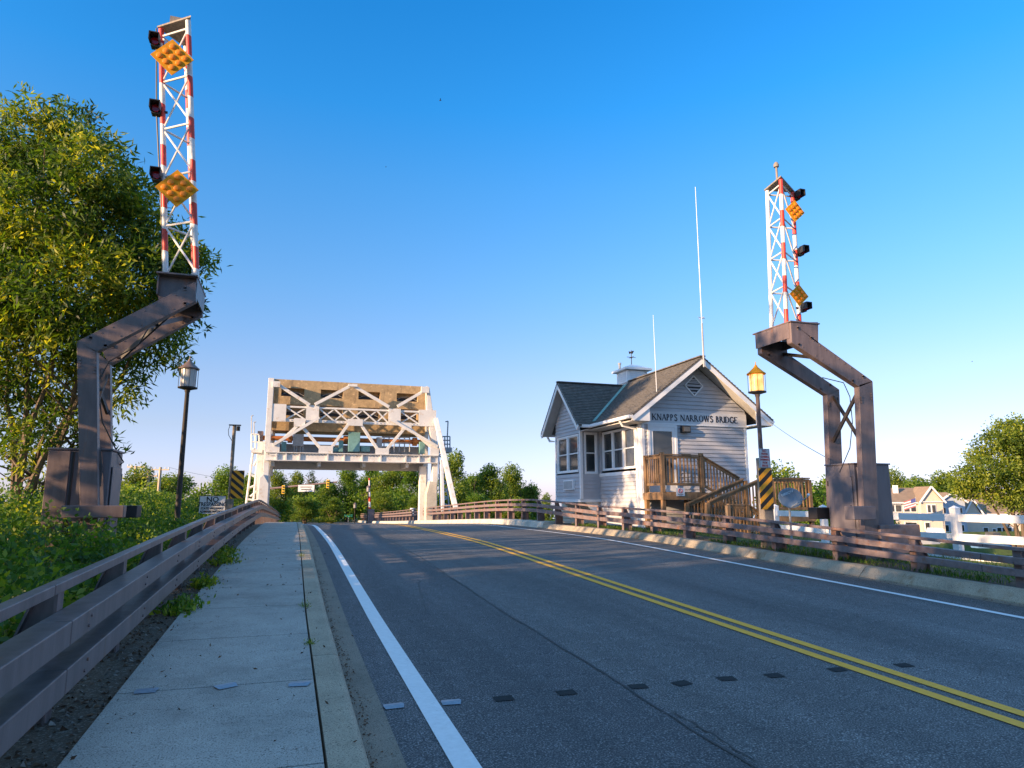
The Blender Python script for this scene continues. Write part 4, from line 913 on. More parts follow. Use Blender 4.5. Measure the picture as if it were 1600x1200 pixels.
roofplane((EX0, RY0, ZEV), (EX0, RY1, ZEV), (RX, RY0, ZR), (RX, RY1, ZR)); roofplane((EX1, RY0, ZEV), (EX1, RY1, ZEV), (RX, RY0, ZR), (RX, RY1, ZR))
GY, GX = 24.35, 9.75; ge0, ge1 = 22.45, 26.2
ZG = 6.1
roofplane((GX, ge0, 4.25), (RX, ge0, 4.25), (GX, GY, ZG), (RX, GY, ZG), name='cross_roof'); roofplane((GX, ge1, 4.25), (RX, ge1, 4.25), (GX, GY, ZG), (RX, GY, ZG), name='cross_roof')
MB().beam((RX, RY0-.01, ZR+.01), (RX, RY1, ZR+.01), .22, .035).beam((GX-.01, GY, ZG+.01), (RX-.5, GY, ZG+.01), .2, .035).build('ridge_cap', 'shingle', hs)
dzl = Vector((0, 0, -.13))
def rake(a, b, nm='rake_board'): return MB().beam(Vector(a)+dzl, Vector(b)+dzl, .03, .19, up=(0, 0, 1)).build(nm, 'trim', hs)
rake((EX0, RY0+.02, ZEV), (RX, RY0+.02, ZR)); rake((RX, RY0+.022, ZR), (EX1, RY0+.022, ZEV))
rake((GX+.02, ge0, 4.25), (GX+.02, GY, ZG)); rake((GX+.022, GY, ZG), (GX+.022, ge1, 4.25))
# valley flashing
pz = 5.85
def mroof(x): return ZEV+(x-EX0)*(ZR-ZEV)/(RX-EX0)
vA = Vector((EX0+.1, ge0+.02, ZEV+.12)); tt = (ZG-4.25)/(GY-ge0)
vB = Vector((EX0+(ZG-ZEV)/((ZR-ZEV)/(RX-EX0)), GY, ZG+.05)); MB().beam(vA, vB, .12, .03).build('valley_flashing', 'teal', hs)
# soffits (sloping), eave boxes
MB().add([(EX0+.02, RY0+.04, ZEV-.1), (RX, RY0+.04, ZR-.1), (RX, HY0, ZR-.1), (EX0+.02, HY0, ZEV-.1)], [(0, 1, 2, 3)]).add([(EX1-.02, RY0+.04, ZEV-.1), (RX, RY0+.04, ZR-.1), (RX, HY0, ZR-.1), (EX1-.02, HY0, ZEV-.1)], [(0, 1, 2, 3)]).build('gable_soffit', 'soffit', hs)
MB().add([(GX+.04, ge0+.02, 4.15), (GX+.04, GY, ZG-.1), (BX, GY, ZG-.1), (BX, ge0+.02, 4.15)], [(0, 1, 2, 3)]).add([(GX+.04, ge1-.02, 4.15), (GX+.04, GY, ZG-.1), (BX, GY, ZG-.1), (BX, ge1-.02, 4.15)], [(0, 1, 2, 3)]).build('gable_soffit', 'soffit', hs)
MB().bb(EX0+.03, HX0-.02, HY0-.0, BY0-.7, 4.08, 4.11).bb(HX1+.02, EX1-.03, HY0, HY1, 4.08, 4.11).bb(BX, HX0, ge0+.05, BY0, 4.08, 4.11).build('eave_soffit', 'soffit', hs)
MB().prismY([(EX0, 4.08), (HX0, 4.08), (HX0, 4.6), (EX0+.02, 4.2)], RY0+.045, RY0+.09).prismY([(EX1, 4.08), (HX1, 4.08), (HX1, 4.6), (EX1-.02, 4.2)], RY0+.045, RY0+.09).build('eave_return', 'trim', hs)
MB().bb(HX1, EX1-.02, RY0+.1, HY0, 4.06, 4.1).bb(EX0+.02, HX0, RY0+.1, HY0, 4.06, 4.1).build('eave_return_soffit', 'soffit', hs)
def gutter(a, b):
    a, b = Vector(a), Vector(b); return MB().beam(a, b, .13, .11).build('gutter', 'trim', hs, bevel=.02)
gutter((EX0-.06, RY0+.05, 4.2), (EX0-.06, ge0-.05, 4.2)); gutter((EX0-.4, ge0-.05, 4.19), (EX0-.02, ge0-.05, 4.19)); gutter((GX+.1, ge1+.06, 4.19), (GX+.9, ge1+.06, 4.19))
MB().tube([(EX0-.05, 20.15, 4.14), (EX0+.05, 20.15, 3.98), (HX0-.1, 20.2, 3.9), (HX0-.08, 20.2, 3.75), (HX0-.08, 20.2, .5)], .045, 8).build('downspout', 'trim', hs, smooth=True)
MB().tube([(BX-.15, ge1+.0, 4.12), (BX-.1, ge1-.1, 3.95), (BX+.05, BY1+.1, 3.9), (BX+.1, BY1+.1, 1.8)], .045, 8).build('downspout', 'trim', hs, smooth=True)
MB().bb(HX0-.05, HX0-.005, HY0-.03+.15, HY0+.24, .4, 3.98).build('conduit', 'trim', hs)
# cupola
cx_, cy_ = 13.36, 25.0
cu = MB().bb(cx_-.46, cx_+.46, cy_-.46, cy_+.46, 5.7, 6.8).build('cupola', 'trim', hs)
MB().bb(cx_-.5, cx_+.5, cy_-.5, cy_+.5, 6.3, 6.36).bb(cx_-.62, cx_+.62, cy_-.62, cy_+.62, 6.82, 6.9).build('cupola_cornice', 'trim', cu, bevel=.01)
q = .62; MB().add([(cx_-q, cy_-q, 6.9), (cx_+q, cy_-q, 6.9), (cx_+q, cy_+q, 6.9), (cx_-q, cy_+q, 6.9), (cx_, cy_, 7.15)], [(0, 1, 4), (1, 2, 4), (2, 3, 4), (3, 0, 4), (3, 2, 1, 0)]).build('cupola_roof', 'trim', cu)
mb = MB()
for k in range(4):
    zz = 6.44+k*.085; mb.add([(cx_-.34, cy_-.485, zz-.03), (cx_+.34, cy_-.485, zz-.03), (cx_+.34, cy_-.462, zz+.04), (cx_-.34, cy_-.462, zz+.04)], [(0, 1, 2, 3)]); mb.add([(cx_-.485, cy_-.34, zz-.03), (cx_-.485, cy_+.34, zz-.03), (cx_-.462, cy_+.34, zz+.04), (cx_-.462, cy_-.34, zz+.04)], [(0, 1, 2, 3)])
mb.bb(cx_-.38, cx_-.34, cy_-.48, cy_-.46, 6.4, 6.76).bb(cx_+.34, cx_+.38, cy_-.48, cy_-.46, 6.4, 6.76).bb(cx_-.38, cx_+.38, cy_-.48, cy_-.46, 6.72, 6.76)
mb.build('louvres', 'trim', cu)
MB().tube([(cx_, cy_, 7.1), (cx_, cy_, 7.75)], .018, 6).tube([(cx_-.2, cy_, 7.45), (cx_+.2, cy_, 7.45)], .012, 5).tube([(cx_, cy_-.2, 7.45), (cx_, cy_+.2, 7.45)], .012, 5).lathe((cx_, cy_, 7.42), [(0.01, -.03), (.04, 0), (.01, .04)], 8).prismY([(cx_-.09, 7.58), (cx_-.02, 7.62), (cx_+.06, 7.6), (cx_+.13, 7.72), (cx_+.08, 7.74), (cx_-.02, 7.68), (cx_-.12, 7.7)], cy_-.006, cy_+.006).build('weathervane', 'brown_dark', cu)
MB().tube([(cx_-.45, cy_+.2, 6.9), (cx_-.45, cy_+.2, 7.15)], .05, 8).tube([(cx_-.45, cy_+.2, 7.15), (cx_-.45, cy_+.2, 7.22)], .07, 8).build('vent_pipe', 'grey_steel', cu)
# antennas
p1 = onY(1096, 297, 19.45); p0 = onY(1097, 556, 19.3)
t = thing('radio_antenna', (p0.x, 19.3, 5.8), 'tall white whip antenna rising from the gable peak of the house', 'antenna')
MB().tube([(RX, 19.3, 5.95), (RX, 19.3, onY(1097, 505, 19.3).z)], .03, 8).build('mast', 'grey_steel', t, smooth=True)
MB().tube([(RX, 19.3, onY(1097, 508, 19.3).z), (RX, 19.3, p1.z)], [.016, .008], 8).build('whip', 'vinyl', t, smooth=True)
zz = onY(1097, 497, 19.3).z; MB().tube([(RX-.13, 19.3, zz+.02), (RX, 19.3, zz), (RX+.13, 19.3, zz-.01)], .012, 5).tube([(RX, 19.15, zz), (RX, 19.45, zz)], .012, 5).build('radials', 'grey_steel', t)
a = onY(1026, 612, 19.45); b = onY(1020.5, 492, 19.45)
t = tag(MB().tube([a, b], [.012, .005], 6).build('radio_antenna', 'vinyl', org=tuple(a)), 'short thin whip antenna on the left roof edge of the house', 'antenna')
# overhead wire from house to the gate cabinet
def wire(a, b, sag, r, label, name='overhead_wire', cat='wire', n=12, mat='black'):
    pts = [Vector(a).lerp(Vector(b), i/n)-Vector((0, 0, sag*4*(i/n)*(1-i/n))) for i in range(n+1)]
    return tag(MB().tube(pts, r, 4).build(name, mat), label, cat)
wire((15.62, 19.4, 4.2), onY(1297, 718, 11.1), .05, .008, 'thin black wire running from the house eave down to the right barrier gate')
# ------------------------------------------------------------------ deck and stairs
dk = thing('deck_stair', (12, 18.8, .4), 'brown timber entrance deck and stairs in front of the bridge house', 'staircase')
def post(x, y, z0, z1, w_=.1): return MB().bb(x-w_/2, x+w_/2, y-w_/2, y+w_/2, z0, z1).build('post', 'wood', dk, bevel=.006)
DZ = 1.82
MB().bb(10.99, 12.5, 18.78, 19.94, DZ-.04, DZ).build('deck_boards', 'wood', dk); MB().bb(10.94, 12.55, 18.72, 18.77, DZ-.24, DZ-.02).bb(10.93, 10.98, 18.78, 19.94, DZ-.24, DZ-.02).build('rim_joist', 'wood', dk, bevel=.004)
for x, y, z1_ in ((11.02, 19.85, 3.0), (11.02, 18.84, 3.04), (12.42, 18.84, 3.04)): post(x, y, .2, z1_, .12)
post(12.42, 19.8, .2, DZ-.05)
def rail(a, b, top=1.05, bot=.14, step=.125, nm='railing', yb=None):
    a, b = Vector(a), Vector(b); mb = MB(); L = (b-a).length; up = Vector((0, 0, 1))
    mb.beam(a+up*top, b+up*top, .12, .035); mb.beam(a+up*(top-.07), b+up*(top-.07), .04, .08); mb.beam(a+up*bot, b+up*bot, .04, .08)
    rl = mb.build(nm, 'wood', dk); n = max(2, int(L/step)); mb = MB()
    for i in range(1, n): p_ = a.lerp(b, i/n); mb.box((p_.x, p_.y, p_.z+(top+bot)/2), (.035, .035, top-bot-.1))
    mb.build('balusters', 'wood', rl); return rl
rail((11.02, 18.84, DZ+.1), (11.02, 19.85, DZ+.1)); rail((11.02, 18.82, DZ+.1), (12.42, 18.82, DZ+.1))
# flight along the house, landing, return flight
LZ = 1.18
rail((12.42, 18.84, DZ+.1), (13.8, 18.84, LZ+.05)); 
def flight(x0, z0, x1, z1, y0, y1, n):
    mb = MB()
    for i in range(n):
        xa = x0+(x1-x0)*i/n; xb = x0+(x1-x0)*(i+1)/n; zz = z0+(z1-z0)*(i+1)/n; mb.bb(min(xa, xb), max(xa, xb), y0, y1, zz-.04, zz)
    o = mb.build('stair_treads', 'wood', dk)
    for yy in (y0-.022, y1+.022): MB().beam((x0, yy, z0-.12), (x1, yy, z1-.12), .04, .24).build('stringer', 'wood', dk)
flight(12.55, DZ, 13.75, LZ, 18.9, 19.85, 4)
MB().bb(13.75, 15.2, 17.2, 19.85, LZ-.04, LZ).build('landing_boards', 'wood', dk); MB().bb(13.72, 15.23, 17.14, 17.19, LZ-.24, LZ-.02).bb(15.2, 15.25, 17.2, 19.85, LZ-.24, LZ-.02).build('rim_joist', 'wood', dk)
for x, y in ((13.78, 17.25), (15.15, 17.25), (15.15, 19.7), (13.78, 18.5)): post(x, y, -.6, LZ+1.0, .11)
rail((13.85, 17.25, LZ), (15.15, 17.25, LZ)); rail((15.15, 17.25, LZ), (15.15, 19.7, LZ))
flight(13.7, LZ, 11.9, .42, 17.6, 18.45, 5)
rail((13.7, 17.55, LZ), (11.75, 17.55, .47)); rail((13.7, 18.5, LZ), (11.65, 18.5, .42))
for x, y, zt_ in ((11.72, 17.55, 1.5), (11.62, 18.5, 1.48), (12.1, 17.1, 1.42), (12.75, 17.1, 1.42)): post(x, y, .1, zt_, .11)
rail((12.1, 17.1, .4), (12.75, 17.1, .38)); rail((12.8, 17.1, .38), (14.3, 17.1, -.5))
# small prohibition plate on the deck rim
t = thing('notice_plate', (12.1, 18.7, 1.8), 'small white plate with red no-entry circle on the deck rim', 'sign')
c = onY(1063, 769, 18.7); pl = MB().bb(c.x-.15, c.x+.15, 18.69, 18.7, c.z-.12, c.z+.13).build('sign_plate', 'sign_white', t)
rr = [(c.x+.065*math.cos(k*math.pi/10), 18.685, c.z+.04+.065*math.sin(k*math.pi/10)) for k in range(21)]
MB().tube(rr, .009, 5).beam((c.x-.045, 18.685, c.z+.085), (c.x+.045, 18.685, c.z-.005), .012, .004, up=(0, 1, 0)).build('red_circle', 'red_ink', pl)
MB().bb(c.x-.1, c.x+.1, 18.688, 18.69, c.z-.075, c.z-.065).bb(c.x-.07, c.x+.07, 18.688, 18.69, c.z-.095, c.z-.087).build('small_print', 'ink', pl)
# satellite dish
dc = onY(1235, 778, 13.6)
t = thing('satellite_dish', (dc.x, 13.7, .4), 'blue grey oval satellite dish on a pole in front of the timber landing', 'satellite dish')
nrm = Vector((-.45, -.85, .28)).normalized(); ux = Vector((nrm.y*-1, nrm.x, 0)).normalized(); uz = ux.cross(nrm)*-1
if uz.z < 0: uz = -uz
if ux.x < 0: ux = -ux
mb = MB(); ring = []; nR = 6; nA = 32
for i in range(nR+1):
    r_ = i/nR
    for k in range(nA):
        a = 2*math.pi*k/nA; ring.append(dc+ux*(.28*r_*math.cos(a))+uz*(.25*r_*math.sin(a))+nrm*(.06*r_*r_-.06))
fs_ = [(i*nA+k, i*nA+(k+1) % nA, (i+1)*nA+(k+1) % nA, (i+1)*nA+k) for i in range(1, nR) for k in range(nA)]+[(0, nA+k, nA+(k+1) % nA) for k in range(nA)]
mb.add(ring, fs_); ds = mb.build('reflector', 'dish', t, smooth=True); sm = ds.modifiers.new('solid', 'SOLIDIFY'); sm.thickness = .012
text('DIRECTV', .075, dc+uz*.11-ux*.06+nrm*.012, (ux*.93+uz*.38), (uz*.93-ux*.38), 'dish_text', ds, off=.001)
MB().tube([(dc.x+.08, 13.75, .3), (dc.x+.08, 13.75, 1.35), (dc.x+.02, 13.68, dc.z-.05)], .025, 8).build('pole', 'grey_steel', t)
MB().tube([dc-uz*.22+nrm*.01, dc+ux*.33-uz*.05+nrm*.25], .012, 6).build('feed_arm', 'grey_steel', t)
e = dc+ux*.33-uz*.03+nrm*.26; MB().tube([e, e+Vector((.06, .03, .04))], .03, 8).build('feed_horn', 'fibreglass', t)
# ------------------------------------------------------------------ white fence
wf = thing('white_fence', (13, 10.7, .3), 'white vinyl three rail fence behind the right barrier gate', 'fence')
for i in range(-6, 4):
    y = 10.72+i*1.83; z0_ = .1; MB().bb(12.94, 13.08, y-.07, y+.07, z0_, 1.40).build('post', 'vinyl', wf, bevel=.006)
    MB().add([(12.93, y-.08, 1.4), (13.09, y-.08, 1.4), (13.09, y+.08, 1.4), (12.93, y+.08, 1.4), (13.01, y, 1.46)], [(0, 1, 4), (1, 2, 4), (2, 3, 4), (3, 0, 4), (3, 2, 1, 0)]).build('post_cap', 'vinyl', wf)
    if i < 3:
        for zc in (1.21, .82, .45): MB().bb(12.985, 13.035, y+.07, y+1.83-.07, zc-.075, zc+.075).build('rail', 'vinyl', wf, bevel=.005)
# ------------------------------------------------------------------ foliage
def leafmesh(name, pts, tint, length, width, mat, droop=.3, outward=None, cup=.15, spread=1.0, seed=0):
    """many small pointed leaves as one mesh; pts Nx3"""
    r_ = np.random.default_rng(seed); N = len(pts)
    d = r_.normal(size=(N, 3)); d[:, 2] -= droop
    if outward is not None: d += outward*spread
    d /= np.linalg.norm(d, axis=1)[:, None]+1e-9
    q = r_.normal(size=(N, 3)); s_ = np.cross(d, q); s_ /= np.linalg.norm(s_, axis=1)[:, None]+1e-9
    nrm_ = np.cross(d, s_)
    L = length*(.7+.6*r_.random((N, 1))); Wd = width*(.7+.6*r_.random((N, 1)))
    v = np.empty((N, 4, 3)); v[:, 0] = pts; v[:, 1] = pts+d*L*.45+s_*Wd*.5+nrm_*L*cup*.3; v[:, 2] = pts+d*L; v[:, 3] = pts+d*L*.45-s_*Wd*.5+nrm_*L*cup*.3
    me = bpy.data.meshes.new(name); me.vertices.add(N*4); me.vertices.foreach_set('co', v.reshape(-1).astype(np.float32))
    me.loops.add(N*4); me.loops.foreach_set('vertex_index', np.arange(N*4, dtype=np.int32))
    me.polygons.add(N); me.polygons.foreach_set('loop_start', np.arange(0, N*4, 4, dtype=np.int32)); me.polygons.foreach_set('loop_total', np.full(N, 4, np.int32))
    me.update(calc_edges=True)
    at = me.attributes.new('tint', 'FLOAT', 'FACE'); at.data.foreach_set('value', np.clip(tint, 0, 1).astype(np.float32))
    me.materials.append(M[mat]); return me
def crown_points(blobs, per, seed, leaf_per=7, twig=.12, shell=.55):
    """sprays on/in ellipsoid blobs, each spray a tuft of leaves; returns pts, outward, tint"""
    r_ = np.random.default_rng(seed); P_, O_, T_ = [], [], []
    for (c, r, den) in blobs:
        c = np.array(c); r = np.array(r); ns = int(per*den*(r.mean()**2))
        u = r_.normal(size=(ns, 3)); u /= np.linalg.norm(u, axis=1)[:, None]
        rad = shell+(1-shell)*r_.random((ns, 1))**.6
        lump = 1+.27*np.sin(u[:, :1]*5+c[0]*3)*np.cos(u[:, 1:2]*6+c[2])+.1*np.clip(r_.normal(size=(ns, 1)), -1.5, 1.3)
        s0 = c+u*r*rad*lump
        tn = .4+.26*r_.normal(size=(ns, 1))+.2*np.sin(s0[:, :1]*1.7+s0[:, 2:3]*2.3)
        for k in range(leaf_per):
            P_.append(s0+r_.normal(size=(ns, 3))*twig); O_.append(u); T_.append(tn[:, 0]+.1*r_.normal(size=ns))
    return np.concatenate(P_), np.concatenate(O_), np.concatenate(T_)
def limbs(base, tops, r0, name, parent, mat='bark', seed=1, stems=1):
    rr = random.Random(seed); mb = MB(); base = Vector(base)
    for tp in tops:
        tp = Vector(tp); n = 7; pts = []; st = base+Vector((rr.uniform(-.15, .15), rr.uniform(-.15, .15), 0))*stems
        for i in range(n+1):
            s_ = i/n; p_ = st.lerp(tp, s_); p_.z = st.z+(tp.z-st.z)*(s_**.8); h = (1-s_)*.25
            p_ += Vector((rr.uniform(-1, 1), rr.uniform(-1, 1), rr.uniform(-.4, .4)))*(.06*(tp-st).length*.25)
            pts.append(p_)
        mb.tube(pts, [max(.015, r0*(1-.9*(i/n)**.7)) for i in range(n+1)], 7)
        for k in range(4):
            i = rr.randint(2, n-1); q_ = pts[i]; e_ = q_+Vector((rr.uniform(-1, 1), rr.uniform(-1, 1), rr.uniform(.1, .9)))*(tp-st).length*.22
            mb.tube([q_, q_.lerp(e_, .5)+Vector((0, 0, .05)), e_], [r0*.3, r0*.18, .012], 5)
    return mb.build(name, mat, parent, smooth=True)
# big tree on the left
K = 17.5
spec = [(40, 215, 70, 0), (110, 215, 60, .5), (150, 260, 62, -1), (190, 300, 45, .3), (10, 300, 110, 1), (90, 330, 110, -.6), (170, 360, 80, 1), (228, 325, 42, 0), (250, 390, 60, .6), (285, 400, 38, -.3), (215, 440, 80, -.8), (120, 450, 110, -1.2),
        (20, 450, 120, -.5), (60, 560, 110, .4), (160, 540, 70, .8), (250, 500, 55, -.2), (285, 470, 38, .2), (190, 610, 40, 0), (240, 545, 32, .1), (280, 560, 20, -.3), (10, 640, 80, 1), (110, 650, 55, .3), (150, 700, 40, .6), (60, 720, 50, 1.5), (-60, 420, 140, 0), (-60, 250, 90, .5), (-80, 600, 120, .8), (40, 690, 45, -1), (315, 410, 22, 0), (215, 575, 24, .3)]
blobs = [(tuple(onD(a, b, K+dk_)), (c*K/F*.88,)*3, (.6 if b > 590 else .9 if b > 540 else 1.1)) for a, b, c, dk_ in spec]
base = onD(20, 790, K+.5); base.z = ground(base.x, base.y)-.1
bt = thing('large_tree', tuple(base), 'large willow oak filling the left edge behind the left barrier gate', 'tree')
P_, O_, T_ = crown_points(blobs, 230, 3, leaf_per=9, twig=.10, shell=.35)
me = leafmesh('crown', P_-np.array(base), T_, .20, .056, 'leaf_near', droop=.5, outward=O_, spread=.8, seed=5)
o = bpy.data.objects.new('crown', me); col.objects.link(o); o.parent = bt; print('near tree leaves', len(P_))
limbs(base, [tuple(onD(a, b, K+dk_)) for a, b, dk_ in [(-40, 300, .5), (60, 300, 0), (130, 380, -.4), (210, 440, -.3), (110, 560, .2), (0, 450, 0), (230, 340, 0), (150, 640, .4), (245, 490, 0), (70, 690, .2), (-80, 500, .3)]], .13, 'trunk', bt, seed=3, stems=1.5)
# generic far tree prototypes
def proto(seed, h, wdt, per=95, leaf=.3, mat='leaf_far', lw=.5, cone=False):
    rr = random.Random(seed); bl = []
    if cone:
        for i in range(9):
            z = h*(.2+.78*i/9); r = wdt*(1-i/9.5)
            for k in range(3 if i < 6 else 1): a = rr.uniform(0, 6.28); bl.append(((r*.45*math.cos(a), r*.45*math.sin(a), z), (r*.6, r*.6, h*.08), 1))
    else:
        for i in range(16):
            a = rr.uniform(0, 6.28); z = h*rr.uniform(.14, .92); rad = wdt*.62*math.sin(min(1, (1.04-z/h)*1.6)*1.4)*rr.uniform(.3, 1)
            r = wdt*rr.uniform(.26, .42); bl.append(((rad*math.cos(a), rad*math.sin(a), z), (r, r, r*.8), 1))
        bl.append(((0, 0, h*.55), (wdt*.6, wdt*.6, h*.3), .6))
    P_, O_, T_ = crown_points(bl, per, seed, leaf_per=4, twig=leaf*.55, shell=.5)
    me = leafmesh('crown', P_, T_, leaf, leaf*lw, mat, droop=.2, outward=O_, spread=.5, seed=seed)
    t = bpy.data.objects.new('broadleaf_tree', None); col.objects.link(t); t['_o'] = (0, 0, 0)
    c = bpy.data.objects.new('crown', me); col.objects.link(c); c.parent = t
    limbs((0, 0, -.5), [(rr.uniform(-1, 1)*wdt*.5, rr.uniform(-1, 1)*wdt*.5, h*rr.uniform(.6, .85)) for _ in range(5)], h*.028, 'trunk', t, seed=seed)
    return t
protos = [proto(11, 9, 3.6), proto(12, 9, 3.3), proto(13, 9, 4.2), proto(15, 9, 2.6, cone=True, mat='leaf_dark'), proto(17, 9, 3.9, per=14)]
used = [False]*5
def plant(k, loc, s, rz, label, group=None, name=None, wide=1.0):
    src = protos[k]
    if not used[k]: t = src; used[k] = True
    else:
        t = src.copy(); col.objects.link(t)
        for ch in src.children: c_ = ch.copy(); col.objects.link(c_); c_.parent = t
    t.location = loc; t.scale = (s*wide, s*wide, s); t.rotation_euler = (0, 0, rz)
    if name: t.name = name
    for kk in ('group',):
        if kk in t: del t[kk]
    tag(t, label, 'tree', group); return t
# (px centre, py top, distance, proto, wide, label)
far = [(212, 738, 62, 0, .9, 'round crowned tree behind the utility poles, leftmost'), (262, 735, 75, 2, 1.0, 'dark tree right behind the rightmost utility pole'), (232, 760, 50, 1, 1.2, 'low yellow green tree between the utility poles'), (352, 738, 60, 0, 1.0, 'yellow green tree right behind the camera pole'), (388, 742, 66, 1, 1.0, 'tree partly hidden by the stair frame of the bridge tower'),
 (322, 762, 52, 1, .8, 'small tree behind the no trespassing sign'),
 (436, 742, 84, 0, .9, 'tree inside the left leg of the bridge tower'), (462, 738, 90, 1, .8, 'tree behind the overhead white road sign'), (487, 733, 96, 3, .9, 'dark conifer peaking above the traffic signal arm'), (512, 748, 86, 2, .8, 'tree at the right end of the traffic signal arm'), (545, 735, 88, 0, 1.0, 'tall tree behind the short distant lamp'), (578, 728, 92, 1, 1.0, 'tall tree behind the raised striped pole'), (612, 726, 86, 2, 1.0, 'tree behind the distant lamp post'), (645, 730, 84, 0, .9, 'tree by the right leg of the bridge tower'), (478, 775, 76, 2, 1.0, 'low bushy tree on the left below the signal arm'), (520, 778, 74, 1, 1.2, 'low bushy tree by the green street sign'), (600, 772, 76, 0, 1.1, 'low bushy tree behind the far railing'), (650, 776, 74, 1, 1.0, 'low tree behind the white bollard'),
 (706, 714, 78, 0, .8, 'tree just right of the bridge tower stay, tallest in its row'), (738, 735, 86, 2, .8, 'tree in the row between tower and house, second from the tower'), (770, 727, 80, 1, 1.0, 'rounded yellow green tree midway between tower and house'), (800, 735, 86, 0, .9, 'tree in the row beside the rounded yellow green one'), (825, 752, 84, 2, .7, 'shorter tree ending the row towards the house'), (854, 772, 70, 1, .6, 'bush like tree beside the house bay'),
 (750, 775, 70, 0, 1.2, 'low tree above the far railing left of the house'), (690, 770, 72, 2, 1.0, 'low tree behind the tower back stay'), (805, 778, 70, 1, 1.2, 'low dark tree over the railing crest'),
 (1225, 740, 70, 0, 1.0, 'tree behind the timber landing'), (1256, 742, 62, 2, .8, 'dark tree right of the satellite dish'), (1285, 748, 66, 1, .9, 'tree left of the right gate cabinet'), (1395, 742, 110, 0, .8, 'slim tree rising behind the tan roofed house'), (1440, 745, 140, 2, 1.2, 'tree behind the gable of the tan roofed house'), (1470, 738, 140, 1, 1.2, 'tree behind the blue grey house'), (1420, 752, 150, 0, 1.4, 'low distant tree above the tan roof'), (1345, 756, 120, 1, 1.3, 'distant tree hidden behind the right gate'), (1500, 745, 150, 2, 1.2, 'far tree between the blue house and the large right tree')]
for i, (px, py, k, pr, wd, lb) in enumerate(far):
    top = onD(px, py, k); gz = ground(top.x, top.y); h = top.z-gz
    plant(pr, (top.x, top.y, gz), h/8.6, i*1.7, lb, wide=wd*(1.0 if h > 4 else 1.3)*(7.5/max(h, 5) if h < 7 else 1)**.3)
# larger spreading tree at the right edge
K2 = 48
spec2 = [(1585, 672, 32), (1560, 690, 30), (1600, 700, 42), (1530, 712, 22), (1550, 735, 38), (1590, 740, 40), (1512, 745, 24), (1620, 690, 50), (1530, 765, 26), (1570, 775, 30), (1605, 785, 28), (1640, 740, 55), (1500, 768, 14)]
base = onD(1590, 830, K2+1); base.z = ground(base.x, base.y)
t = thing('spreading_tree', tuple(base), 'big spreading tree at the right edge over the far houses', 'tree')
P_, O_, T_ = crown_points([(tuple(onD(a, b, K2+random.uniform(-1, 1))), (c*K2/F*1.1, c*K2/F*1.1, c*K2/F*.7), 1) for a, b, c in spec2], 200, 9, leaf_per=5, twig=.14, shell=.3)
me = leafmesh('crown', P_-np.array(base), T_+.1, .2, .11, 'leaf_far', outward=O_, spread=.4, seed=8); o = bpy.data.objects.new('crown', me); col.objects.link(o); o.parent = t
limbs(base, [tuple(onD(a, b, K2)) for a, b in ((1560, 700), (1600, 690), (1530, 745), (1585, 740), (1640, 720))], .16, 'trunk', t, seed=5)
# shade trees standing left of the road, outside the frame, between the sun and the road
shade = [(-9, -6, 0, 1), (-12.5, 0, 0, 2), (-9, 2.0, .4, 1), (-13, 6, 1.2, 4), (-17, 2, .3, 0), (-16, -4, 0, 0), (-10, -12, 0, 1), (-8, -18, 0, 2), (-16, -11, 0, 0), (-20, -20, 0, 1), (-9.8, 12.2, 1.8, 4), (-8.6, 6.6, 1.0, 4), (-27, -4, 0, 2)]
for i, (x, y, up_, kk_) in enumerate(shade):
    plant(kk_, (x, y, ground(x, y)+up_), random.uniform(.95, 1.25), i*2.1, 'leafy roadside tree left of the view shading the road', 'shade trees left of the road', wide=1.05)
# bushes along the left railing (one uncountable mass)
r_ = np.random.default_rng(21); N = 10500; px_ = -1.55-np.abs(r_.beta(1.1, 1.9, N))*5.5; py_ = 1.0+r_.random(N)**.85*27
def hz(x, y): 
    b = np.interp(-x, [1.5, 2.0, 2.8, 4, 7], [.72, 1.0, 1.28, 1.42, 1.5]); b2 = np.interp(-x, [1.5, 2.5, 3.5, 5, 7], [.7, 1.0, 1.4, 1.6, 1.75]); w_ = np.clip((y-11)/1.5, 0, 1); b = b*(1-w_)+b2*w_; return b+.10*np.sin(y*1.9+x*2)+.08*np.sin(y*4.3-x*3)+np.interp(y, [0, 4, 10, 13, 16, 20, 28], [-.1, -.1, .0, .0, .05, .15, .3])*np.interp(-x, [1.5, 2.6], [.2, 1])
lift = r_.random(N)**.45; gz_ = np.array([ground(a, b) for a, b in zip(px_, py_)])
pz_ = gz_+(hz(px_, py_)-gz_)*lift
base_ = np.stack([px_, py_, pz_], 1); Pb = []; Tb = []
tb_ = .42+.22*r_.normal(size=N)+.16*np.sin(py_*1.3)
for k in range(9): Pb.append(base_+r_.normal(size=(N, 3))*(.085, .085, .07)); Tb.append(tb_+.12*r_.normal(size=N))
me = leafmesh('undergrowth', np.concatenate(Pb), np.concatenate(Tb), .075, .045, 'leaf_bush', droop=-.5, seed=3)
o = bpy.data.objects.new('undergrowth', me); col.objects.link(o); tag(o, 'dense green bushes and brambles growing along the left railing', 'bushes', kind='stuff')
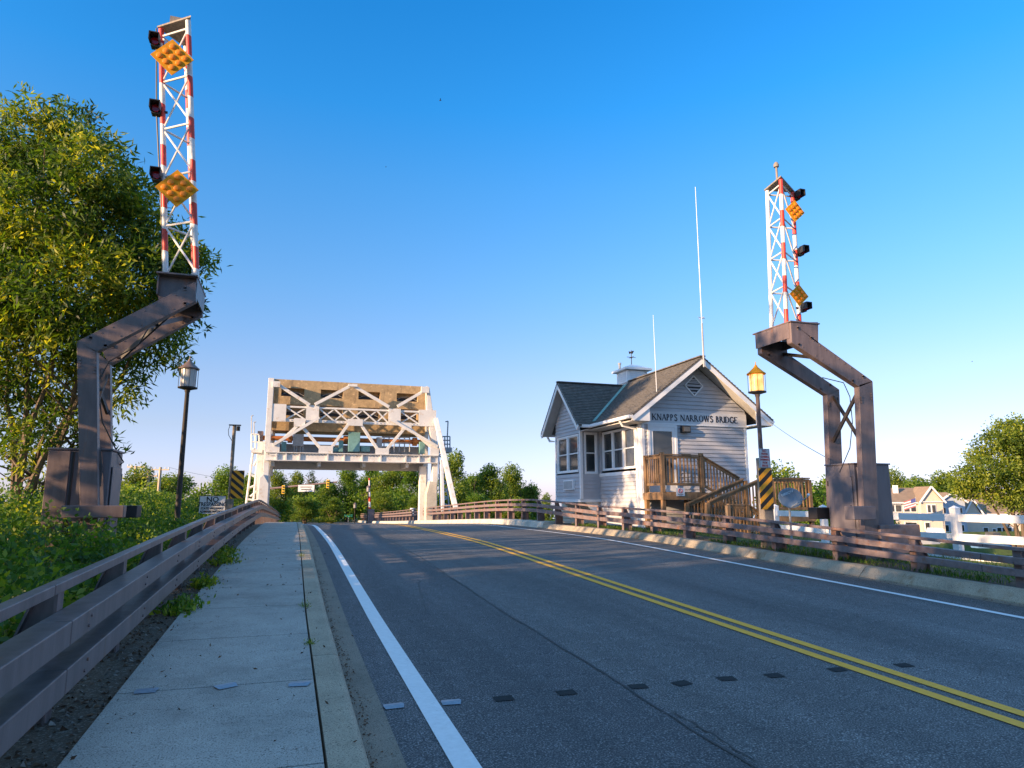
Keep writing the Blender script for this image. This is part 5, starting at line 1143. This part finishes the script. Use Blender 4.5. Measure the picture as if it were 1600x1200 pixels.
# scrub closing the view under the trees beyond the bridge
for nm_, seed_, pxa, pxb, ka, kb, hh, lb_ in (('scrub', 51, 395, 900, 76, 98, 3.6, 'dense green scrub under the trees beyond the bridge'), ('scrub', 52, 170, 420, 46, 70, 2.6, 'green scrub under the trees behind the utility poles'), ('scrub', 53, 1195, 1400, 60, 90, 2.8, 'green scrub behind the white fence and the right gate')):
    q_ = np.random.default_rng(seed_); n_ = 9000; a_ = pxa+q_.random(n_)*(pxb-pxa); k_ = ka+q_.random(n_)*(kb-ka); bs_ = []
    for a1, k1, h1 in zip(a_, k_, q_.random(n_)**.6):
        p_ = onD(a1, 800, k1)
        if -3 < p_.x < 9.5 and p_.y < 87: p_ = onD(a1, 800, 97)
        zt_ = hh*(.75+.25*math.sin(p_.x*.9+p_.y*.5)+.15*math.sin(p_.x*2.3)); bs_.append((p_.x, p_.y, ground(p_.x, p_.y)+h1*zt_))
    bs_ = np.array(bs_); P4 = np.concatenate([bs_+q_.normal(size=bs_.shape)*.16 for _ in range(4)]); T4 = np.concatenate([.4+.2*np.sin(bs_[:, 0]*.8)+.15*q_.normal(size=n_) for _ in range(4)])
    me = leafmesh(nm_, P4, T4, .34, .2, 'leaf_far', seed=seed_); o = bpy.data.objects.new(nm_, me); col.objects.link(o); tag(o, lb_, 'bushes', kind='stuff')
# weeds beside the sidewalk
wd_ = [(-1.0, 8.4, .16, 'leafy weed clump at the sidewalk edge nearest the camera'), (-.98, 10.2, .14, 'weed clump under the lower rail halfway along the sidewalk'), (-.93, 12.8, .2, 'bushy weed spilling onto the sidewalk before the crest'), (-1.05, 14.3, .16, 'weed clump tucked between railing posts near the crest'), (.25, 8.2, .05, 'tiny grass tuft in the kerb joint further up'), (.25, 6.4, .035, 'tiny grass tuft in the kerb joint nearer the camera'), (.3, 13.4, .06, 'small grass tuft in the kerb joint at the sunny part')]
for i, (x, y, s, lb) in enumerate(wd_):
    n = 420 if s > .1 else 70; r0 = np.random.default_rng(40+i); pt_ = r0.normal(size=(n, 3))*(s*.55, s*1.0, s*.38); pt_[:, 2] = np.abs(pt_[:, 2])
    me = leafmesh('weed', pt_, .6+.25*r0.normal(size=n), .07 if s > .1 else .035, .035 if s > .1 else .006, 'leaf_bush', droop=-1.2, seed=i)
    o = bpy.data.objects.new('weed_clump', me); col.objects.link(o); o.location = (x, y, prof(y)+(.1 if x < 0 else .145)); tag(o, lb, 'weed')
# grass blades: along the far kerb and on the lawn behind
r_ = np.random.default_rng(31); N = 16000
gx = 9.72+r_.random(N)**2.2*5.0; gy = 2+r_.random(N)*21; keep = (np.sin(gy*2.1+gx)+np.sin(gy*.7)+r_.normal(size=N)*.6) > -.2
gx, gy = gx[keep], gy[keep]; gz_ = np.array([ground(a, b) if a > 10.6 else prof(b)+.15 for a, b in zip(gx, gy)])
me = leafmesh('grass', np.stack([gx, gy, gz_], 1), .25+.25*r_.normal(size=len(gx)), .10, .012, 'leaf_bush', droop=-2.5, seed=4)
o = bpy.data.objects.new('grass', me); col.objects.link(o); tag(o, 'short grass growing behind the far kerb and under the railing', 'grass', kind='stuff')
# pebbles and bark chips on the strip beside the sidewalk
r_ = random.Random(5); mb = MB(); mc = MB()
for i in range(2600):
    y = 2+r_.random()**1.3*16; x = -1.02-r_.random()*.75; z = prof(y)+.12-.045*(-x-1); s = r_.uniform(.006, .02)
    q = [Vector((r_.uniform(-1, 1), r_.uniform(-1, 1), r_.uniform(-.3, .8)))*s*.8 for _ in range(4)]
    (mb if i % 2 else mc).add([Vector((x, y, z))+v_ for v_ in (q[0]+Vector((-s, 0, 0)), q[1]+Vector((s, 0, 0)), q[2]+Vector((0, s*1.5, 0)), q[3]+Vector((0, 0, s)))], [(0, 1, 2), (0, 1, 3), (1, 2, 3), (0, 2, 3)])
mg = MB()
for i in range(1500):
    y = 2+r_.random()**1.4*15; x = (.50+abs(r_.gauss(0, .05))) if r_.random() < .6 else 9.22-abs(r_.gauss(0, .07)); z = prof(y)+.006; s = r_.uniform(.003, .009)
    q = [Vector((r_.uniform(-1, 1), r_.uniform(-1, 1), r_.uniform(-.3, .8)))*s*.7 for _ in range(4)]
    mg.add([Vector((x, y, z))+v_ for v_ in (q[0]+Vector((-s, 0, 0)), q[1]+Vector((s, 0, 0)), q[2]+Vector((0, s*1.5, 0)), q[3]+Vector((0, 0, s)))], [(0, 1, 2), (0, 1, 3), (1, 2, 3), (0, 2, 3)])
tag(mg.build('grit', 'chip'), 'fine grit and crumbs gathered in the gutters along both kerbs', 'grit', kind='stuff')
q5 = np.random.default_rng(77); lx = np.where(q5.random(260) < .6, -.98+np.abs(q5.normal(size=260))*.22, .2+q5.normal(size=260)*.25); ly_ = 2.5+q5.random(260)*16
me = leafmesh('leaf_litter', np.stack([lx, ly_, np.array([prof(v)+.158 if u < .44 else prof(v)+.012 for u, v in zip(lx, ly_)])], 1), .5+.3*q5.normal(size=260), .035, .014, 'chip', droop=0, seed=6)
for v_ in me.vertices: pass
o = bpy.data.objects.new('leaf_litter', me); col.objects.link(o); tag(o, 'scattered dry leaf crumbs on the sidewalk', 'litter', kind='stuff')
tag(mb.build('pebbles', 'pebble'), 'loose pale pebbles on the strip between sidewalk and railing', 'gravel', kind='stuff')
tag(mc.build('bark_chips', 'chip'), 'brown bark chips and litter on the strip between sidewalk and railing', 'litter', kind='stuff')
# ------------------------------------------------------------------ distant things
def upole(px, pyt, k, label, arms):
    top = onD(px, pyt, k); gz = ground(top.x, top.y); t = thing('utility_pole', (top.x, top.y, gz), label, 'utility pole')
    MB().tube([(top.x, top.y, gz-.3), top], [.19, .14], 8).build('pole', 'pole_wood', t, smooth=True)
    for dz, w_ in arms:
        MB().beam(top-_r*w_-Vector((0, 0, dz)), top+_r*w_-Vector((0, 0, dz)), .12, .12).build('crossarm', 'pole_wood', t)
        mb = MB()
        for s_ in (-1, -.6, .6, 1): p_ = top+_r*w_*s_*.95-Vector((0, 0, dz-.06)); mb.tube([p_, p_+Vector((0, 0, .2))], .05, 6)
        mb.build('insulator', 'sign_white', t)
    return top
u1 = upole(213, 728, 66, 'utility pole with two crossarms, leftmost of the three', [(.1, .85), (1.3, .95)])
u2 = upole(233, 735, 62, 'utility pole in the middle of the three', [(.5, .8)])
u3 = upole(251, 730, 70, 'utility pole with one high crossarm, rightmost of the three', [(.25, .9)])
wire(u3+_r*.8, onD(430, 752, 75), .4, .012, 'thin power line running from the rightmost utility pole towards the tower')
# signal mast arm beyond the bridge
a, b = onD(424, 765.5, 70), onD(527, 753, 70)
t = thing('signal_mast', (a.x-1.5, a.y, -1), 'brown overhead arm with two yellow traffic signals beyond the tower', 'traffic signal')
MB().tube([a-_r*1.5, b], [.12, .07], 8).build('arm', 'brown_rust', t, smooth=True); MB().tube([(a-_r*1.5).xy.to_3d()+Vector((0, 0, -1.5)), a-_r*1.5], .14, 8).build('pole', 'brown_rust', t)
def obox(c, w_, h_, d_, nm, m, par): return MB().box(c, (w_, d_, h_), -YAW).build(nm, m, par)
for px, py in ((443, 765), (512.5, 756)):
    c = onD(px, py, 69.8); s_ = obox(c, .28, .85, .25, 'signal_head', 'signal_yellow', t)
    for k in (-1, 0, 1): c2 = c-fh*.14+Vector((0, 0, k*.26)); MB().tube([c2, c2-fh*.03], .09, 10).build('lens', 'black', s_)
c = onD(478.5, 763, 69.7); so_ = obox(c, 1.65, .68, .04, 'road_sign', 'sign_white', t)
MB().box(c-fh*.03+Vector((0, 0, .13)), (1.2, .01, .08), -YAW).box(c-fh*.03-Vector((0, 0, .12)), (1.0, .01, .08), -YAW).build('sign_lines', 'ink', so_)
# raised striped gate pole, bollard, street sign
top = onD(577, 747, 72); bs = onD(578, 800, 72); t = thing('crossing_gate', (bs.x, bs.y, prof(bs.y)), 'distant upright red and white striped gate arm under the tower', 'barrier gate')
MB().tube([bs, top], [.13, .08], 8).build('gate_arm', 'band_far', t, smooth=True); MB().box((bs.x+.15, bs.y, bs.z-.6), (.6, .5, 1.8)).build('gate_cabinet', 'cab', t, bevel=.03)
c = onD(644, 800, 62); tag(MB().tube([c-Vector((0, 0, 1.2)), c+Vector((0, 0, .35))], .2, 10).build('bollard', 'vinyl', org=tuple(c)), 'short white round bollard behind the far railing below the tower', 'bollard')
c = onD(544.5, 806, 84); t = thing('street_sign', (c.x, c.y, -1.4), 'small green street name sign beyond the bridge', 'street sign')
MB().tube([(c.x, c.y, -1.6), (c.x, c.y, c.z+.1)], .05, 6).build('post', 'grey_steel', t); obox(c-fh*.06, 1.0, .3, .03, 'sign_blade', 'sign_green', t)
# far houses
def farhouse(px0, px1, py_ridge, py_eave, py_base, k, wall, roof, label, gable=None, rows=(), face_gable=False, depth=7, chim=None):
    c = onD((px0+px1)/2, py_base, k); W_ = (px1-px0)*k/F; gz = c.z; s_ = k/F
    t = thing('far_house', (c.x, c.y, gz), label, 'house')
    def P3(u, d_, z): v = c+_r*u+fh*d_; return Vector((v.x, v.y, z))
    ze = gz+(py_base-py_eave)*s_; zr_ = gz+(py_base-py_ridge)*s_
    mb = MB(); h = W_/2
    mb.add([P3(-h, 0, gz-2), P3(h, 0, gz-2), P3(h, depth, gz-2), P3(-h, depth, gz-2), P3(-h, 0, ze), P3(h, 0, ze), P3(h, depth, ze), P3(-h, depth, ze)], [(0, 1, 5, 4), (1, 2, 6, 5), (2, 3, 7, 6), (3, 0, 4, 7), (4, 5, 6, 7)])
    if face_gable: mb.add([P3(-h, 0, ze), P3(h, 0, ze), P3(0, 0, zr_)], [(0, 1, 2)])
    else: mb.add([P3(-h, 0, ze), P3(-h, depth, ze), P3(-h, depth/2, zr_)], [(0, 1, 2)]); mb.add([P3(h, 0, ze), P3(h, depth, ze), P3(h, depth/2, zr_)], [(0, 1, 2)])
    mb.build('wall', wall, t)
    if face_gable:
        ro = MB().add([P3(-h-.3, -.4, ze-.15), P3(0, -.4, zr_+.1), P3(0, depth, zr_+.1), P3(-h-.3, depth, ze-.15), P3(h+.3, -.4, ze-.15), P3(h+.3, depth, ze-.15)], [(0, 1, 2, 3), (4, 5, 2, 1)]).build('roof', roof, t); ro.modifiers.new('s', 'SOLIDIFY').thickness = .12
        MB().beam(P3(-h-.3, -.42, ze-.2), P3(0, -.42, zr_+.03), .06, .28).beam(P3(0, -.42, zr_+.03), P3(h+.3, -.42, ze-.2), .06, .28).build('rake_board', 'trim', t)
    else:
        ro = MB().add([P3(-h-.3, -.4, ze-.12), P3(h+.3, -.4, ze-.12), P3(h+.3, depth/2, zr_+.05), P3(-h-.3, depth/2, zr_+.05), P3(-h-.3, depth+.4, ze-.12), P3(h+.3, depth+.4, ze-.12)], [(0, 1, 2, 3), (3, 2, 5, 4)]).build('roof', roof, t); ro.modifiers.new('s', 'SOLIDIFY').thickness = .12
        MB().beam(P3(-h-.3, -.42, ze-.15), P3(h+.3, -.42, ze-.15), .1, .2).build('eave_board', 'trim', t)
    if gable:
        gx0, gx1, gyr = gable; u0, u1 = (gx0-(px0+px1)/2)*s_, (gx1-(px0+px1)/2)*s_; zg = gz+(py_base-gyr)*s_; um = (u0+u1)/2
        MB().add([P3(u0, -.8, gz-2), P3(u1, -.8, gz-2), P3(u1, -.8, ze), P3(u0, -.8, ze), P3(um, -.8, zg), P3(u0, 0, gz-2), P3(u1, 0, gz-2), P3(u1, 0, ze), P3(u0, 0, ze)], [(0, 1, 2, 4, 3), (0, 5, 8, 3), (1, 6, 7, 2)]).build('gable_wing', wall, t)
        MB().add([P3(u0-.2, -1.1, ze-.1), P3(um, -1.1, zg+.1), P3(um, depth*.45, zg+.1), P3(u0-.2, depth*.3, ze-.1), P3(u1+.2, -1.1, ze-.1), P3(u1+.2, depth*.3, ze-.1)], [(0, 1, 2, 3), (4, 5, 2, 1)]).build('gable_roof', roof, t)
        MB().beam(P3(u0-.3, -1.12, ze-.15), P3(um, -1.12, zg+.05), .06, .25).beam(P3(um, -1.12, zg+.05), P3(u1+.3, -1.12, ze-.15), .06, .25).beam(P3(u0, -1.0, ze), P3(u1, -1.0, ze), .06, .12).build('rake_board', 'trim', t)
    for (a_, b_, y0_, y1_, off) in rows:
        u0, u1 = (a_-(px0+px1)/2)*s_, (b_-(px0+px1)/2)*s_; z0_, z1_ = gz+(py_base-y1_)*s_, gz+(py_base-y0_)*s_
        wn = MB().box(P3((u0+u1)/2, -.04-off, (z0_+z1_)/2), (u1-u0+.24, .06, z1_-z0_+.24), -YAW).build('window', 'trim', t)
        MB().box(P3((u0+u1)/2, -.09-off, (z0_+z1_)/2), (u1-u0, .06, z1_-z0_), -YAW).build('pane', 'glass', wn)
    if chim:
        for cx_ in chim: c_ = P3((cx_-(px0+px1)/2)*s_, depth*.3, zr_-.2); MB().box(c_, (.3, .3, 1.2), -YAW).build('chimney', 'trim', t)
    return t
farhouse(1380, 1474, 763, 785, 845, 100, 'cream', 'tan_roof', 'cream two storey house with a tan roof and front gable, left of the fence post', gable=(1439, 1474, 762), rows=[(1394, 1401, 790, 800, 0), (1404, 1412, 790, 800, 0), (1417, 1425, 790, 800, 0), (1428, 1436, 792, 800, 0), (1449, 1453, 790, 801, .8), (1456, 1461, 790, 801, .8), (1417, 1434, 817, 828, 0), (1443, 1449, 817, 828, .8), (1418, 1426, 817, 828, 0)], chim=(1417, 1421))
farhouse(1472, 1514, 771, 784, 845, 108, 'blue_siding', 'tan_roof', 'shaded blue grey gabled house between the two cream houses', face_gable=True, rows=[(1475, 1482, 794, 802, 0), (1499, 1508, 794, 802, 0), (1500, 1508, 821, 830, 0), (1476, 1484, 821, 830, 0)])
farhouse(1516, 1640, 772, 803, 845, 112, 'cream', 'tan_roof', 'long cream waterfront house with a row of windows under the right tree', rows=[(1523, 1526, 825, 833, 0), (1529, 1536, 825, 834, 0), (1539, 1545, 825, 834, 0), (1553, 1557, 827, 836, 0), (1560, 1566, 825, 837, 0), (1568, 1574, 825, 838, 0), (1576, 1582, 825, 838, 0), (1585, 1590, 825, 838, 0), (1522, 1527, 794, 802, 0)], gable=(1508, 1532, 781))
farhouse(1280, 1345, 764, 788, 850, 95, 'cream', 'tan_roof', 'house with a tan roof half hidden behind the right gate cabinet', gable=(1284, 1318, 770), rows=[(1286, 1292, 818, 826, 0), (1298, 1304, 818, 826, 0)], chim=(1290,))
farhouse(1232, 1272, 787, 806, 850, 80, 'blue_siding', 'tan_roof', 'low house with a dark roof behind the satellite dish', rows=[(1240, 1250, 812, 822, 0)])
# moored boats and shed things near the houses
def boat(px, py, k, L, mat, label, cov=None):
    c = onD(px, py, k); t = thing('motor_boat', tuple(c), label, 'boat')
    def P3(u, d_, z): return c+_r*u+fh*d_+Vector((0, 0, z))
    st = [(-L/2, .8, 0), (-L/4, .95, 0), (L/8, .9, .05), (L/3, .6, .15), (L/2, .03, .3)]; mb = MB(); vs = []
    for u, w_, zz in st: vs += [P3(u, -w_, .7+zz), P3(u, -w_*.6, 0), P3(u, w_*.6, 0), P3(u, w_, .7+zz)]
    fs_ = []
    for i in range(4):
        for k_ in range(4): a = i*4+k_; b = i*4+(k_+1) % 4; fs_.append((a, b, b+4, a+4))
    fs_ += [(0, 1, 2, 3), (16, 17, 18, 19)]; mb.add(vs, fs_).build('hull', mat, t)
    MB().add([P3(-L*.1, -.6, .8), P3(L*.15, -.6, .8), P3(L*.1, -.5, 1.4), P3(-L*.08, -.5, 1.4), P3(-L*.1, .6, .8), P3(L*.15, .6, .8), P3(L*.1, .5, 1.4), P3(-L*.08, .5, 1.4)], [(0, 1, 2, 3), (4, 5, 6, 7), (0, 1, 5, 4), (1, 2, 6, 5), (2, 3, 7, 6), (3, 0, 4, 7)]).build('cabin', cov or 'glass', t)
    MB().bb(0, .01, 0, .01, 0, .01) if 0 else None
boat(1420, 850, 60, 5.5, 'fibreglass', 'white motor boat on the grass below the cream house, left of the fence post'); boat(1462, 848, 66, 5, 'fibreglass', 'white motor boat nearest the fence post', 'fibreglass')
boat(1285, 852, 55, 5, 'fibreglass', 'white boat with blue cover behind the right gate cabinet', 'blue_tarp'); boat(1553, 856, 62, 3.5, 'blue_tarp', 'small blue boat on the lawn right of the fence post')
# flag
p = onD(1431, 786, 96); t = thing('flag', tuple(p), 'small red, white and blue flag hanging at the cream house', 'flag')
MB().tube([p-Vector((0, 0, 2)), p+Vector((0, 0, .8))], .04, 6).build('pole', 'grey_steel', t)
mb = MB(); mr = MB()
for k in range(7):
    q_ = (mr if k % 2 == 0 else mb); z_ = p.z+.7-k*.17; q_.add([Vector((p.x, p.y, z_)), Vector((p.x, p.y, z_))-_r*1.7-Vector((0, 0, .5)), Vector((p.x, p.y, z_-.17))-_r*1.7-Vector((0, 0, .5)), Vector((p.x, p.y, z_-.17))], [(0, 1, 2, 3)])
mr.build('red_stripes', 'flag_red', t); mb.build('white_stripes', 'vinyl', t)
MB().add([Vector((p.x, p.y, p.z+.7))-fh*.03, Vector((p.x, p.y, p.z+.48))-_r*.7-fh*.03, Vector((p.x, p.y, p.z-.05))-_r*.7-fh*.03, Vector((p.x, p.y, p.z+.15))-fh*.03], [(0, 1, 2, 3)]).build('blue_canton', 'flag_blue', t)
# birds
for px, py, lb in ((688, 157, 'tiny dark bird high above the counterweight'), (603, 261, 'tiny dark bird lower in the sky left of the higher one'), (1519, 565, 'tiny dark bird in the sky at the right above the trees')):
    c = onD(px, py, 60); s_ = .17 if px == 688 else .09
    def q_(u, v): return c+_r*u*s_+Vector((0, 0, v*s_))
    mb = MB(); mb.tube([q_(-.6, 0), q_(-.3, .05), q_(.2, .05), q_(.6, 0)], [.01, .22*s_, .2*s_, .01], 6); mb.add([q_(-.2, .1), q_(.2, .1), q_(.3, .7)-fh*s_*.8, q_(.0, .6)-fh*s_*1.0], [(0, 1, 2, 3)]); mb.add([q_(-.2, .1), q_(.2, .1), q_(.3, .6)+fh*s_*.8, q_(.0, .5)+fh*s_*1.0], [(0, 1, 2, 3)])
    tag(mb.build('bird', 'black', org=tuple(c)), lb, 'bird')
for o in bpy.data.objects:
    if '_o' in o: del o['_o']
